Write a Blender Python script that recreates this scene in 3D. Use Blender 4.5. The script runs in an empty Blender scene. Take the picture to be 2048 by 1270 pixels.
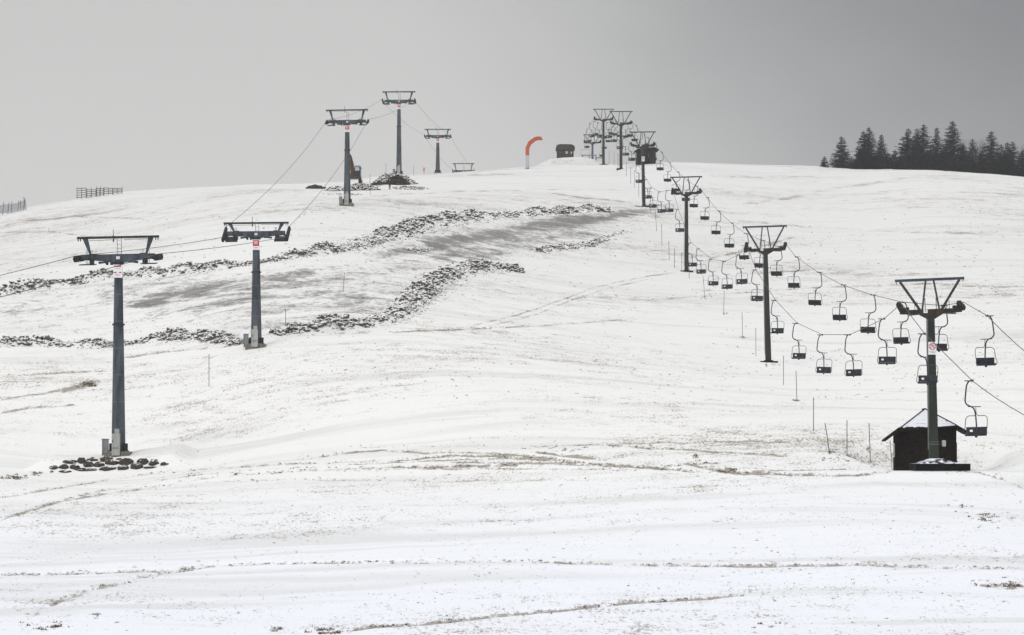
import bpy, bmesh, math, random
import numpy as np
from mathutils import Vector, Matrix, Euler
R = math.radians
random.seed(7); RNG = np.random.default_rng(7)
sc = bpy.context.scene
COL = sc.collection
F = 5100.0; HY = 900.0                       # focal length in photo pixels, height of the horizon in the photo

# ------------------------------------------------------------------ camera
cam = bpy.data.cameras.new('camera'); cam.lens = F / 2048 * 36; cam.sensor_width = 36
cam.shift_y = (HY - 635) / 2048; cam.clip_start = 0.5; cam.clip_end = 4000
camo = bpy.data.objects.new('camera', cam); COL.objects.link(camo)
camo.location = (0, 0, 0); camo.rotation_euler = (R(90), 0, 0); sc.camera = camo

# ------------------------------------------------------------------ sky, sun, exposure
SUN_EL, SUN_AZ = R(48), R(215)
W = bpy.data.worlds.new('World'); sc.world = W; W.use_nodes = True
def sky_world():
    nt = W.node_tree; nt.nodes.clear(); N = nt.nodes.new; L = nt.links.new
    out = N('ShaderNodeOutputWorld'); bg = N('ShaderNodeBackground'); L(bg.outputs[0], out.inputs[0])
    tc = N('ShaderNodeTexCoord'); sx = N('ShaderNodeSeparateXYZ'); L(tc.outputs['Generated'], sx.inputs[0])
    def mr(src, a, b, c, d, smooth=False):
        m = N('ShaderNodeMapRange'); m.interpolation_type = 'SMOOTHSTEP' if smooth else 'LINEAR'
        L(src, m.inputs[0]); m.inputs[1].default_value = a; m.inputs[2].default_value = b
        m.inputs[3].default_value = c; m.inputs[4].default_value = d; return m.outputs[0]
    def mx(f, a, b):
        m = N('ShaderNodeMix'); m.data_type = 'RGBA'
        for s, v in ((m.inputs[0], f), (m.inputs[6], a), (m.inputs[7], b)):
            if hasattr(v, 'links'): L(v, s)
            else: s.default_value = v
        return m.outputs[2]
    ns = N('ShaderNodeTexNoise'); ns.inputs['Scale'].default_value = 5; ns.inputs['Detail'].default_value = 3
    mp = N('ShaderNodeMapping'); mp.inputs['Scale'].default_value = (1, 1, 2.5)
    L(tc.outputs['Generated'], mp.inputs[0]); L(mp.outputs[0], ns.inputs[0])
    ad = N('ShaderNodeMath'); ad.operation = 'MULTIPLY_ADD'; L(ns.outputs[0], ad.inputs[0]); ad.inputs[1].default_value = 0.10; L(sx.outputs[0], ad.inputs[2])
    ad2 = N('ShaderNodeMath'); ad2.operation = 'MULTIPLY_ADD'; L(sx.outputs[2], ad2.inputs[0]); ad2.inputs[1].default_value = 0.3; L(ad.outputs[0], ad2.inputs[2])
    right = mr(ad2.outputs[0], 0.03, 0.31, 0, 1, True)
    low = mx(right, (0.725, 0.722, 0.708, 1), (0.275, 0.285, 0.295, 1))
    topc = mx(right, (0.62, 0.62, 0.61, 1), (0.215, 0.225, 0.235, 1))
    vis = mx(mr(sx.outputs[2], 0.10, 0.19, 0, 1), low, topc)
    # the rest of the cloud deck overhead and behind is thinner and brighter
    up = mr(sx.outputs[2], 0.22, 0.7, 0, 1, True)
    deck = mx(up, vis, (1.08, 1.10, 1.14, 1))
    back = mr(sx.outputs[1], 0.75, -0.1, 0, 1, True)
    deck2 = mx(back, deck, (1.0, 1.02, 1.06, 1))
    st = N('ShaderNodeTexSky'); st.sky_type = 'NISHITA'; st.sun_disc = False
    st.sun_elevation = SUN_EL; st.sun_rotation = SUN_AZ; st.dust_density = 5
    hs = N('ShaderNodeHueSaturation'); hs.inputs['Saturation'].default_value = 0.15; hs.inputs['Value'].default_value = 0.004
    L(st.outputs[0], hs.inputs['Color'])
    a = N('ShaderNodeMix'); a.data_type = 'RGBA'; a.blend_type = 'ADD'; a.inputs[0].default_value = 1
    L(deck2, a.inputs[6]); L(hs.outputs[0], a.inputs[7])
    L(a.outputs[2], bg.inputs[0]); bg.inputs[1].default_value = 1.0
sky_world()
sun = bpy.data.lights.new('sun', 'SUN'); sun.energy = 1.0; sun.angle = R(25); sun.color = (1, 0.97, 0.93)
suno = bpy.data.objects.new('sun', sun); COL.objects.link(suno)
suno.rotation_euler = (R(90) - SUN_EL, 0, R(-40))
sc.view_settings.view_transform = 'Standard'; sc.view_settings.look = 'None'
sc.view_settings.exposure = -0.11; sc.view_settings.gamma = 1
sc.cycles.volume_bounces = 0; sc.cycles.max_bounces = 6; sc.cycles.volume_step_rate = 5

# ------------------------------------------------------------------ object helpers
def tag(o, label=None, cat=None, group=None, kind=None):
    if label: o['label'] = label
    if cat: o['category'] = cat
    if group: o['group'] = group
    if kind: o['kind'] = kind
    return o
def thing(name, label, cat, loc=(0, 0, 0), rz=0, group=None):
    o = bpy.data.objects.new(name, None); COL.objects.link(o); o.empty_display_size = 0.3
    o.location = loc; o.rotation_euler = (0, 0, rz)
    return tag(o, label, cat, group)
def copy_tree(o, parent=None):
    c = o.copy(); COL.objects.link(c)
    if parent is not None: c.parent = parent
    for ch in list(o.children): copy_tree(ch, c)
    return c
ICO = {}
def ico(sub):
    if sub not in ICO:
        bm = bmesh.new(); bmesh.ops.create_icosphere(bm, subdivisions=sub, radius=1)
        ICO[sub] = (np.array([v.co[:] for v in bm.verts]), np.array([[v.index for v in f.verts] for f in bm.faces])); bm.free()
    return ICO[sub]
class MB:
    def __init__(s): s.v = []; s.f = []
    def add(s, vs, fs):
        n = len(s.v); s.v += [tuple(v) for v in vs]; s.f += [tuple(i + n for i in f) for f in fs]; return s
    def box(s, c, d, rot=None, top=1.0):
        hx, hy, hz = d[0] / 2, d[1] / 2, d[2] / 2
        vs = [Vector((x * hx * (top if z > 0 else 1), y * hy * (top if z > 0 else 1), z * hz)) for z in (-1, 1) for x, y in ((-1, -1), (1, -1), (1, 1), (-1, 1))]
        if rot: m = Euler(rot).to_matrix(); vs = [m @ v for v in vs]
        vs = [v + Vector(c) for v in vs]
        return s.add(vs, [(3, 2, 1, 0), (4, 5, 6, 7), (0, 1, 5, 4), (1, 2, 6, 5), (2, 3, 7, 6), (3, 0, 4, 7)])
    def tube(s, pts, r, n=6, r2=None, cap=True):
        pts = [Vector(p) for p in pts]; m = len(pts); rings = []; up0 = None
        for i, p in enumerate(pts):
            d = (pts[min(i + 1, m - 1)] - pts[max(i - 1, 0)]).normalized()
            if up0 is None: up0 = Vector((0, 0, 1)) if abs(d.z) < 0.9 else Vector((0, 1, 0))
            a = d.cross(up0).normalized(); up0 = a.cross(d).normalized()
            rr = r if r2 is None else r + (r2 - r) * i / (m - 1)
            rings.append([p + (a * math.cos(2 * math.pi * k / n + math.pi / n) + up0 * math.sin(2 * math.pi * k / n + math.pi / n)) * rr for k in range(n)])
        vs = [v for ring in rings for v in ring]; fs = []
        for i in range(m - 1):
            for k in range(n):
                a, b = i * n + k, i * n + (k + 1) % n; fs.append((a, b, b + n, a + n))
        if cap: fs.append(tuple(range(n))[::-1]); fs.append(tuple(range((m - 1) * n, m * n)))
        return s.add(vs, fs)
    def bar(s, a, b, w, h=None):                       # square bar between two points
        return s.tube([a, b], (w if h is None else (w + h) / 2) * 0.7071, 4)
    def cyl(s, c, r, l, axis='x', n=12):
        d = {'x': Vector((1, 0, 0)), 'y': Vector((0, 1, 0)), 'z': Vector((0, 0, 1))}[axis] * l / 2
        return s.tube([Vector(c) - d, Vector(c) + d], r, n)
    def prism(s, poly, y0, y1):                        # polygon in x,z pulled along y
        n = len(poly); vs = [(x, y0, z) for x, z in poly] + [(x, y1, z) for x, z in poly]
        return s.add(vs, [tuple(range(n)), tuple(range(n, 2 * n))[::-1]] + [(i + n, (i + 1) % n + n, (i + 1) % n, i) for i in range(n)])
    def rock(s, c, d, rng, sub=2):
        v, f = ico(sub); k = 1 + rng.normal(0, 0.11, (len(v), 1)); q = v * k
        a = rng.uniform(0, 6.28); ca, sa = math.cos(a), math.sin(a)
        q = np.stack([q[:, 0] * ca - q[:, 1] * sa, q[:, 0] * sa + q[:, 1] * ca, q[:, 2]], 1) * np.array(d) + np.array(c)
        return s.add(q.tolist(), f.tolist())
    def build(s, name, mat, parent=None, smooth=False, bevel=0):
        me = bpy.data.meshes.new(name); me.from_pydata(s.v, [], s.f); me.materials.append(mat)
        bm = bmesh.new(); bm.from_mesh(me); bmesh.ops.recalc_face_normals(bm, faces=bm.faces); bm.to_mesh(me); bm.free()
        if smooth:
            me.polygons.foreach_set('use_smooth', [True] * len(me.polygons))
            try: me.set_sharp_from_angle(angle=R(40))
            except Exception: pass
        o = bpy.data.objects.new(name, me); COL.objects.link(o)
        if parent is not None: o.parent = parent
        if bevel:
            b = o.modifiers.new('bevel', 'BEVEL'); b.width = bevel; b.segments = 1
        return o
def np_mesh(name, v, f, mat, parent=None, smooth=False):
    v = np.asarray(v, dtype=np.float32); f = np.asarray(f, dtype=np.int32)
    me = bpy.data.meshes.new(name); k = f.shape[1]
    me.vertices.add(len(v)); me.vertices.foreach_set('co', v.ravel())
    me.loops.add(f.size); me.loops.foreach_set('vertex_index', f.ravel())
    me.polygons.add(len(f)); me.polygons.foreach_set('loop_start', np.arange(0, f.size, k, dtype=np.int32))
    me.polygons.foreach_set('loop_total', np.full(len(f), k, dtype=np.int32))
    if smooth: me.polygons.foreach_set('use_smooth', np.ones(len(f), dtype=bool))
    me.update(calc_edges=True); me.materials.append(mat)
    o = bpy.data.objects.new(name, me); COL.objects.link(o)
    if parent is not None: o.parent = parent
    return o

# ------------------------------------------------------------------ materials
class NT:
    def __init__(s, name):
        s.m = bpy.data.materials.new(name); s.m.use_nodes = True; s.t = s.m.node_tree; s.t.nodes.clear()
        s.out = s.t.nodes.new('ShaderNodeOutputMaterial'); s.b = s.t.nodes.new('ShaderNodeBsdfPrincipled')
        s.t.links.new(s.b.outputs[0], s.out.inputs[0])
        s.geo = s.t.nodes.new('ShaderNodeNewGeometry'); s.tc = s.t.nodes.new('ShaderNodeTexCoord')
    def lk(s, a, b):
        if hasattr(a, 'links'): s.t.links.new(a, b)
        else: b.default_value = a
    def noise(s, scale, detail=3, vec=None, stretch=None, rough=0.55, world=True, dist=0):
        n = s.t.nodes.new('ShaderNodeTexNoise'); n.inputs['Scale'].default_value = scale; n.inputs['Detail'].default_value = detail
        n.inputs['Roughness'].default_value = rough; n.inputs['Distortion'].default_value = dist
        src = s.geo.outputs['Position'] if world else s.tc.outputs['Object']
        if vec is not None: src = vec
        if stretch:
            mp = s.t.nodes.new('ShaderNodeMapping'); mp.inputs['Scale'].default_value = stretch; s.t.links.new(src, mp.inputs[0]); src = mp.outputs[0]
        s.t.links.new(src, n.inputs['Vector']); return n.outputs[0]
    def math(s, op, a, b=0.0, c=0.0):
        m = s.t.nodes.new('ShaderNodeMath'); m.operation = op
        s.lk(a, m.inputs[0]); s.lk(b, m.inputs[1]); s.lk(c, m.inputs[2]); return m.outputs[0]
    def ramp(s, x, a, b, c=0.0, d=1.0, smooth=True):
        m = s.t.nodes.new('ShaderNodeMapRange'); m.interpolation_type = 'SMOOTHSTEP' if smooth else 'LINEAR'
        for i, v in enumerate((x, a, b, c, d)): s.lk(v, m.inputs[i])
        return m.outputs[0]
    def mix(s, f, a, b):
        m = s.t.nodes.new('ShaderNodeMix'); m.data_type = 'RGBA'
        for sk, v in ((m.inputs[0], f), (m.inputs[6], a), (m.inputs[7], b)):
            if not hasattr(v, 'links') and not isinstance(v, (int, float)) and len(v) == 3: v = (*v, 1)
            s.lk(v, sk)
        return m.outputs[2]
    def attr(s, name):
        a = s.t.nodes.new('ShaderNodeAttribute'); a.attribute_name = name; return a.outputs['Fac']
    def normal_z(s, true=True):
        x = s.t.nodes.new('ShaderNodeSeparateXYZ'); s.t.links.new(s.geo.outputs['True Normal' if true else 'Normal'], x.inputs[0]); return x.outputs[2]
    def bump(s, h, strength, dist):
        b = s.t.nodes.new('ShaderNodeBump'); b.inputs['Strength'].default_value = strength; b.inputs['Distance'].default_value = dist
        s.t.links.new(h, b.inputs['Height']); s.t.links.new(b.outputs[0], s.b.inputs['Normal'])
    def fin(s, col, rough=0.7, metal=0.0, spec=0.25):
        s.b.inputs['Specular IOR Level'].default_value = spec
        s.lk(col if hasattr(col, 'links') else (*col, 1), s.b.inputs['Base Color']); s.lk(rough, s.b.inputs['Roughness']); s.b.inputs['Metallic'].default_value = metal
        return s.m
def painted(name, c1, c2, scale=2.0, rough=0.55, metal=0.0, snow=0.0, streak=True):
    t = NT(name); n = t.noise(scale, 5, stretch=(1.5, 1.5, 0.25) if streak else None); g = t.noise(scale * 9, 3)
    f = t.ramp(t.math('ADD', t.math('MULTIPLY', n, 0.75), t.math('MULTIPLY', g, 0.25)), 0.36, 0.64)
    col = t.mix(f, c1, c2)
    if snow:
        s = t.ramp(t.math('ADD', t.normal_z(), t.math('MULTIPLY', t.noise(6, 3), 0.5)), 1.12 - snow * 0.3, 1.2)
        col = t.mix(s, col, (0.82, 0.84, 0.87))
    return t.fin(col, t.ramp(g, 0.3, 0.7, rough - 0.1, rough + 0.15), metal)
M = {}
M['galv'] = painted('galvanised_grey_steel', (0.026, 0.034, 0.043), (0.085, 0.100, 0.116), 1.2, 0.5, 0.25)
M['galv_dark'] = painted('weathered_dark_steel', (0.014, 0.016, 0.018), (0.034, 0.038, 0.042), 2.5, 0.55, 0.2)
M['olive'] = painted('olive_green_paint', (0.009, 0.013, 0.009), (0.024, 0.031, 0.020), 1.6, 0.5)
M['rust'] = painted('dark_rusty_brown_paint', (0.022, 0.016, 0.010), (0.050, 0.034, 0.020), 3, 0.6)
M['blue_steel'] = painted('blue_grey_paint', (0.030, 0.038, 0.048), (0.058, 0.070, 0.084), 2, 0.5, 0.1)
M['strut_dark'] = painted('blackened_strut_paint', (0.020, 0.022, 0.025), (0.045, 0.047, 0.05), 2, 0.5, 0.1)
M['rubber'] = painted('black_rubber', (0.010, 0.010, 0.011), (0.024, 0.024, 0.024), 6, 0.7)
M['chair_pad'] = painted('black_seat_padding', (0.010, 0.012, 0.016), (0.026, 0.030, 0.036), 5, 0.45, streak=False)
M['chair_steel'] = painted('chair_tube_steel', (0.028, 0.036, 0.045), (0.055, 0.066, 0.078), 3, 0.42, 0.3)
M['rope'] = painted('steel_rope', (0.035, 0.037, 0.042), (0.06, 0.062, 0.068), 5, 0.5, 0.3)
M['grey_box'] = painted('light_grey_cabinet', (0.30, 0.30, 0.28), (0.40, 0.40, 0.375), 2, 0.5)
M['mid_box'] = painted('grey_zinc_cabinet', (0.16, 0.175, 0.185), (0.24, 0.255, 0.265), 2, 0.5, 0.2)
M['concrete'] = painted('mossy_concrete', (0.10, 0.095, 0.065), (0.20, 0.19, 0.15), 3, 0.85, snow=0.6)
M['white'] = painted('white_sign_paint', (0.70, 0.70, 0.71), (0.80, 0.80, 0.81), 3, 0.4)
M['red'] = painted('red_sign_paint', (0.45, 0.015, 0.02), (0.55, 0.03, 0.035), 3, 0.4)
M['black_print'] = painted('black_sign_print', (0.02, 0.02, 0.022), (0.03, 0.03, 0.032), 3, 0.4)
M['grey_print'] = painted('grey_sign_print', (0.25, 0.25, 0.26), (0.32, 0.32, 0.33), 3, 0.4)
M['blue'] = painted('blue_mast_paint', (0.05, 0.065, 0.13), (0.07, 0.09, 0.17), 2, 0.5)
M['orange'] = painted('faded_orange_paint', (0.40, 0.075, 0.025), (0.46, 0.10, 0.04), 1, 0.5)
M['pale'] = painted('pale_grey_white_paint', (0.38, 0.41, 0.44), (0.47, 0.50, 0.53), 1, 0.5)
M['post'] = painted('weathered_marker_post', (0.06, 0.058, 0.055), (0.13, 0.125, 0.12), 4, 0.7)
M['wood_grey'] = painted('weathered_grey_wood', (0.045, 0.042, 0.038), (0.10, 0.094, 0.085), 3, 0.8)
M['net'] = painted('grey_net', (0.10, 0.11, 0.13), (0.15, 0.165, 0.19), 3, 0.8)
M['glass'] = painted('window_glass', (0.05, 0.06, 0.07), (0.09, 0.10, 0.11), 1, 0.12)
M['pane'] = painted('pale_window', (0.38, 0.40, 0.42), (0.50, 0.52, 0.54), 1, 0.3)
M['excavator_orange'] = painted('dirty_orange_paint', (0.035, 0.020, 0.009), (0.13, 0.055, 0.014), 3, 0.5)
M['sheet_grey'] = painted('pale_cab_paint', (0.35, 0.36, 0.37), (0.48, 0.48, 0.49), 3, 0.5)
M['jacket'] = painted('dark_blue_cloth', (0.012, 0.014, 0.022), (0.022, 0.026, 0.038), 6, 0.9)
M['skin'] = painted('skin', (0.42, 0.26, 0.19), (0.46, 0.29, 0.21), 6, 0.6)
def wood_dark(name, c1, c2, board=0.16):
    t = NT(name); sx = t.t.nodes.new('ShaderNodeSeparateXYZ'); t.t.links.new(t.tc.outputs['Object'], sx.inputs[0])
    fr = t.math('FRACT', t.math('DIVIDE', sx.outputs[2], board)); gap = t.ramp(fr, 0.0, 0.12, 0.15, 1)
    n = t.noise(3, 5, stretch=(1, 1, 9)); q = t.noise(1.1, 2)
    col = t.mix(t.ramp(n, 0.35, 0.65), c1, c2)
    col = t.mix(t.ramp(q, 0.55, 0.72, 0, 0.5), col, (c2[0] * 2.2, c2[1] * 1.6, c2[2] * 1.1))
    col = t.mix(t.math('SUBTRACT', 1.0, gap), col, (0.004, 0.003, 0.003))
    t.bump(gap, 0.6, 0.02); return t.fin(col, 0.9, 0.0, 0.04)
M['hut_wood'] = wood_dark('dark_stained_boards', (0.005, 0.004, 0.0035), (0.015, 0.011, 0.008))
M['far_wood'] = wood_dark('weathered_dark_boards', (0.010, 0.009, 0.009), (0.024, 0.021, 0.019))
def roof_mat(name, cover):
    t = NT(name); sx = t.t.nodes.new('ShaderNodeSeparateXYZ'); t.t.links.new(t.tc.outputs['Object'], sx.inputs[0])
    fr = t.math('FRACT', t.math('MULTIPLY', sx.outputs[2], 7.0)); n = t.noise(2.2, 4, stretch=(1, 1, 2.5)); n2 = t.noise(9, 3)
    e = t.math('ADD', t.math('MULTIPLY', n, 0.8), t.math('MULTIPLY', n2, 0.35)); e = t.math('SUBTRACT', e, t.math('MULTIPLY', t.ramp(fr, 0.0, 0.16, 1, 0), 0.13))
    low = t.ramp(sx.outputs[2], t_low, t_low + 0.38, -0.55, 0.0)          # snow has slid off the bottom rows of shingles
    s = t.ramp(t.math('ADD', e, low), 0.50 - cover, 0.58 - cover)
    s = t.math('MULTIPLY', s, t.ramp(t.normal_z(), 0.2, 0.35))
    return t.fin(t.mix(s, (0.006, 0.006, 0.006), (0.72, 0.73, 0.755)), 0.8, 0.0, 0.05)
t_low = 2.55; M['hut_roof'] = roof_mat('snowy_shingles', 0.13)
t_low = 1.9; M['cabin_wood'] = wood_dark('fog_paled_boards', (0.035, 0.032, 0.030), (0.075, 0.068, 0.062))  # far cabin boards made paler: the fog in front is put into their colour
M['far_roof'] = roof_mat('thinly_snowed_shingles', -0.12)
def plinth_mat():
    t = NT('snow_capped_black_timber'); s = t.ramp(t.math('ADD', t.normal_z(), t.math('MULTIPLY', t.noise(2.5, 4), 0.9)), 1.30, 1.44)
    return t.fin(t.mix(s, (0.006, 0.006, 0.006), (0.78, 0.80, 0.85)), 0.8, 0.0, 0.05)
M['plinth'] = plinth_mat()
def clod_mat(name, thr, dark1, dark2):
    t = NT(name); n = t.noise(3.5, 4); m = t.noise(12, 3)
    s = t.ramp(t.math('ADD', t.normal_z(), t.math('MULTIPLY', t.math('SUBTRACT', t.math('ADD', n, t.math('MULTIPLY', m, 0.6)), 0.8), 1.6)), thr, thr + 0.14)
    col = t.mix(t.ramp(m, 0.35, 0.65), dark1, dark2)
    t.bump(m, 0.5, 0.05); return t.fin(t.mix(s, col, (0.745, 0.74, 0.725)), 0.9)
M['clod'] = clod_mat('snow_dusted_earth_clods', 0.28, (0.055, 0.047, 0.034), (0.13, 0.115, 0.085))
M['earth'] = clod_mat('bare_dug_earth', 1.05, (0.012, 0.009, 0.005), (0.045, 0.033, 0.018))
M['stone'] = clod_mat('dark_fieldstone', 0.86, (0.020, 0.018, 0.016), (0.085, 0.072, 0.056))
def tuft_mat():
    t = NT('dry_grass'); n = t.noise(4, 2); return t.fin(t.mix(t.ramp(n, 0.35, 0.65), (0.085, 0.072, 0.048), (0.26, 0.215, 0.145)), 0.9)
M['tuft'] = tuft_mat()
def needle_mat():
    t = NT('spruce_needles'); n = t.noise(1.2, 3); return t.fin(t.mix(t.ramp(n, 0.35, 0.65), (0.002, 0.004, 0.004), (0.007, 0.012, 0.011)), 0.9, 0.0, 0.03)
M['needles'] = needle_mat()
M['bark'] = painted('dark_bark', (0.02, 0.017, 0.014), (0.045, 0.038, 0.03), 4, 0.9)
def ground_mat():
    t = NT('thin_snow_over_grass')
    soil, grass = t.attr('soil'), t.attr('grass')
    f1 = t.noise(6.5, 4, stretch=(1.0, 0.25, 1.0), rough=0.75); f2 = t.noise(0.9, 5, stretch=(0.55, 0.5, 1), rough=0.7)
    patch = t.noise(0.045, 4, stretch=(0.6, 1, 1), rough=0.6); stripe = t.noise(0.30, 4, stretch=(0.18, 0.7, 1), rough=0.6, dist=0.6)
    dens = t.math('ADD', t.math('MULTIPLY', t.math('SUBTRACT', patch, 0.5), 0.30), t.math('MULTIPLY', t.math('SUBTRACT', stripe, 0.5), 0.22))
    dens = t.math('ADD', dens, t.math('MULTIPLY', grass, 0.20)); dens = t.math('ADD', dens, t.ramp(t.noise(0.016, 2), 0.4, 0.65, -0.02, 0.05))
    mixn = t.math('ADD', t.math('MULTIPLY', f1, 0.62), t.math('MULTIPLY', f2, 0.38))
    speck = t.ramp(t.math('ADD', mixn, dens), 0.565, 0.66)
    thin = t.ramp(t.math('ADD', mixn, t.math('MULTIPLY', dens, 1.3)), 0.50, 0.72, 0, 0.30)
    sy = t.t.nodes.new('ShaderNodeSeparateXYZ'); t.t.links.new(t.geo.outputs['Position'], sy.inputs[0])
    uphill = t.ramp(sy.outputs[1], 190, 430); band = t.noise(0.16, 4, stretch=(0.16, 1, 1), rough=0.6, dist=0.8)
    gc = t.mix(t.ramp(t.noise(0.9, 3), 0.4, 0.62), (0.21, 0.15, 0.085), (0.10, 0.082, 0.052))
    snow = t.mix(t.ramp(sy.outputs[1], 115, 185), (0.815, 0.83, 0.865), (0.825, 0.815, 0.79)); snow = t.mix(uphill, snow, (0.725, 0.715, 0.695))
    snow = t.mix(t.math('MULTIPLY', t.ramp(band, 0.48, 0.68), 0.5), snow, (0.60, 0.59, 0.57))
    col = t.mix(thin, snow, (0.42, 0.38, 0.31))
    col = t.mix(t.math('MULTIPLY', speck, 0.66), col, gc)
    # scraped soil with blown snow in streaks
    st = t.noise(0.26, 6, stretch=(0.62, 0.55, 1), rough=0.68, dist=1.1); st2 = t.noise(1.7, 5, stretch=(0.8, 0.5, 1), rough=0.75)
    sm = t.math('ADD', soil, t.math('ADD', t.math('MULTIPLY', t.math('SUBTRACT', st, 0.5), 2.8), t.math('MULTIPLY', t.math('SUBTRACT', st2, 0.5), 2.2)))
    sm = t.math('MULTIPLY', t.ramp(sm, 0.22, 1.05), t.ramp(soil, 0.02, 0.25))
    sc_ = t.mix(t.ramp(st2, 0.36, 0.62), (0.070, 0.064, 0.056), (0.22, 0.21, 0.195))
    col = t.mix(t.math('MULTIPLY', sm, 0.92), col, sc_)
    t.bump(t.math('ADD', f1, t.math('MULTIPLY', f2, 2.0)), 0.35, 0.06)
    return t.fin(col, 0.85)
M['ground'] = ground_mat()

# ------------------------------------------------------------------ terrain
CTRL = [(0,105,1270),(0,140,1092),(0,170,985),(0,196,925),(0,250,730),(0,300,620),(0,370,515),(0,420,462),(0,460,427),(0,510,432),(0,600,470),(0,800,560),
 (235,196,934),(235,260,700),(235,330,540),(200,490,392),(200,430,425),(200,560,402),
 (500,105,1270),(500,140,1088),(500,170,968),(500,200,875),(512,247,694),(500,300,565),(500,340,482),(500,382,420),(500,430,380),(500,475,367),(500,560,385),(500,650,430),(500,800,520),
 (694,382,408),(694,430,376),(694,480,359),(694,600,368),(694,720,415),
 (797,487,348),(797,430,378),(875,540,347.5),(875,606,346.5),(875,680,372),(900,730,400),(900,850,480),
 (1000,105,1270),(1000,130,1120),(1000,170,935),(1000,200,810),(1000,250,685),(1000,300,595),(1000,340,526),(1000,380,458),(1000,415,400),(1000,455,362),(1050,500,338),(1050,550,334),(1050,620,346),(1050,730,405),(1050,850,480),
 (1866,165,930),(1537,258,727),(1373,355,546),(1287,433,408),(1242,493,339),(1207,553,331),(1185,615,333),(1185,700,370),
 (1295,490,329),(1500,105,1270),(1500,130,1115),(1500,165,930),(1500,200,832),(1500,300,640),(1500,433,420),(1500,500,345),(1500,530,330.5),(1500,600,345),(1500,700,400),
 (1700,433,425),(1700,500,350),(1700,530,336),(1700,600,352),(1700,700,405),
 (2048,105,1270),(2048,130,1110),(2048,165,945),(2048,200,842),(2048,258,722),(2048,355,540),(2048,433,425),(2048,480,370),(2048,500,357),(2048,560,370),(2048,650,420),(2048,800,510)]
C = np.array(CTRL, float)
def tk(u, D): return np.stack([u / 700.0, np.log(D) * 2.6], -1)
def tps(r2): return np.where(r2 > 1e-12, r2 * np.log(np.maximum(r2, 1e-12)), 0.0)
K = tk(C[:, 0], C[:, 1]); d2 = ((K[:, None] - K[None]) ** 2).sum(-1); n = len(K)
A = np.zeros((n + 3, n + 3)); A[:n, :n] = tps(d2) + np.eye(n) * 0.004; A[:n, n] = 1; A[:n, n + 1:] = K; A[n, :n] = 1; A[n + 1:, :n] = K.T
WT = np.linalg.solve(A, np.concatenate([C[:, 2], [0, 0, 0]]))
def base_py(u, D):
    k = tk(u, D); out = np.empty(len(u))
    for i in range(0, len(u), 60000):
        q = k[i:i + 60000]; r2 = ((q[:, None] - K[None]) ** 2).sum(-1)
        out[i:i + 60000] = tps(r2) @ WT[:n] + WT[n] + q @ WT[n + 1:]
    return out
SIL = np.array([(-300,440),(0,427),(50,415),(150,400),(245,386),(400,375),(500,367.5),(600,366),(694,362),(760,351),(850,347),(950,343),(1050,337),(1100,335),(1150,333),(1200,332),(1250,332),(1330,327),(1400,328),(1500,330.5),(1620,332.5),(1700,336),(1780,337),(1850,339),(1930,345),(2048,356),(2350,380)], float)
_u = np.linspace(-300, 2350, 107); _D = np.linspace(400, 620, 45)
_g = base_py(np.repeat(_u, 45), np.tile(_D, 107)).reshape(107, 45).min(1)
SCOR = np.interp(_u, SIL[:, 0], SIL[:, 1]) - _g
def sstep(a, b, x): t = np.clip((x - a) / (b - a), 0, 1); return t * t * (3 - 2 * t)
def vnoise(x, y, seed):
    xi = np.floor(x).astype(np.int64); yi = np.floor(y).astype(np.int64); fx = x - xi; fy = y - yi
    fx = fx * fx * (3 - 2 * fx); fy = fy * fy * (3 - 2 * fy)
    def h(a, b):
        k = (a * 374761393 + b * 668265263 + seed * 1274126177) & 0xffffffff; k = ((k ^ (k >> 13)) * 1274126177) & 0xffffffff
        return ((k ^ (k >> 16)) & 0xffff) / 65535.0 - 0.5
    return (h(xi, yi) * (1 - fx) + h(xi + 1, yi) * fx) * (1 - fy) + (h(xi, yi + 1) * (1 - fx) + h(xi + 1, yi + 1) * fx) * fy
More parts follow.
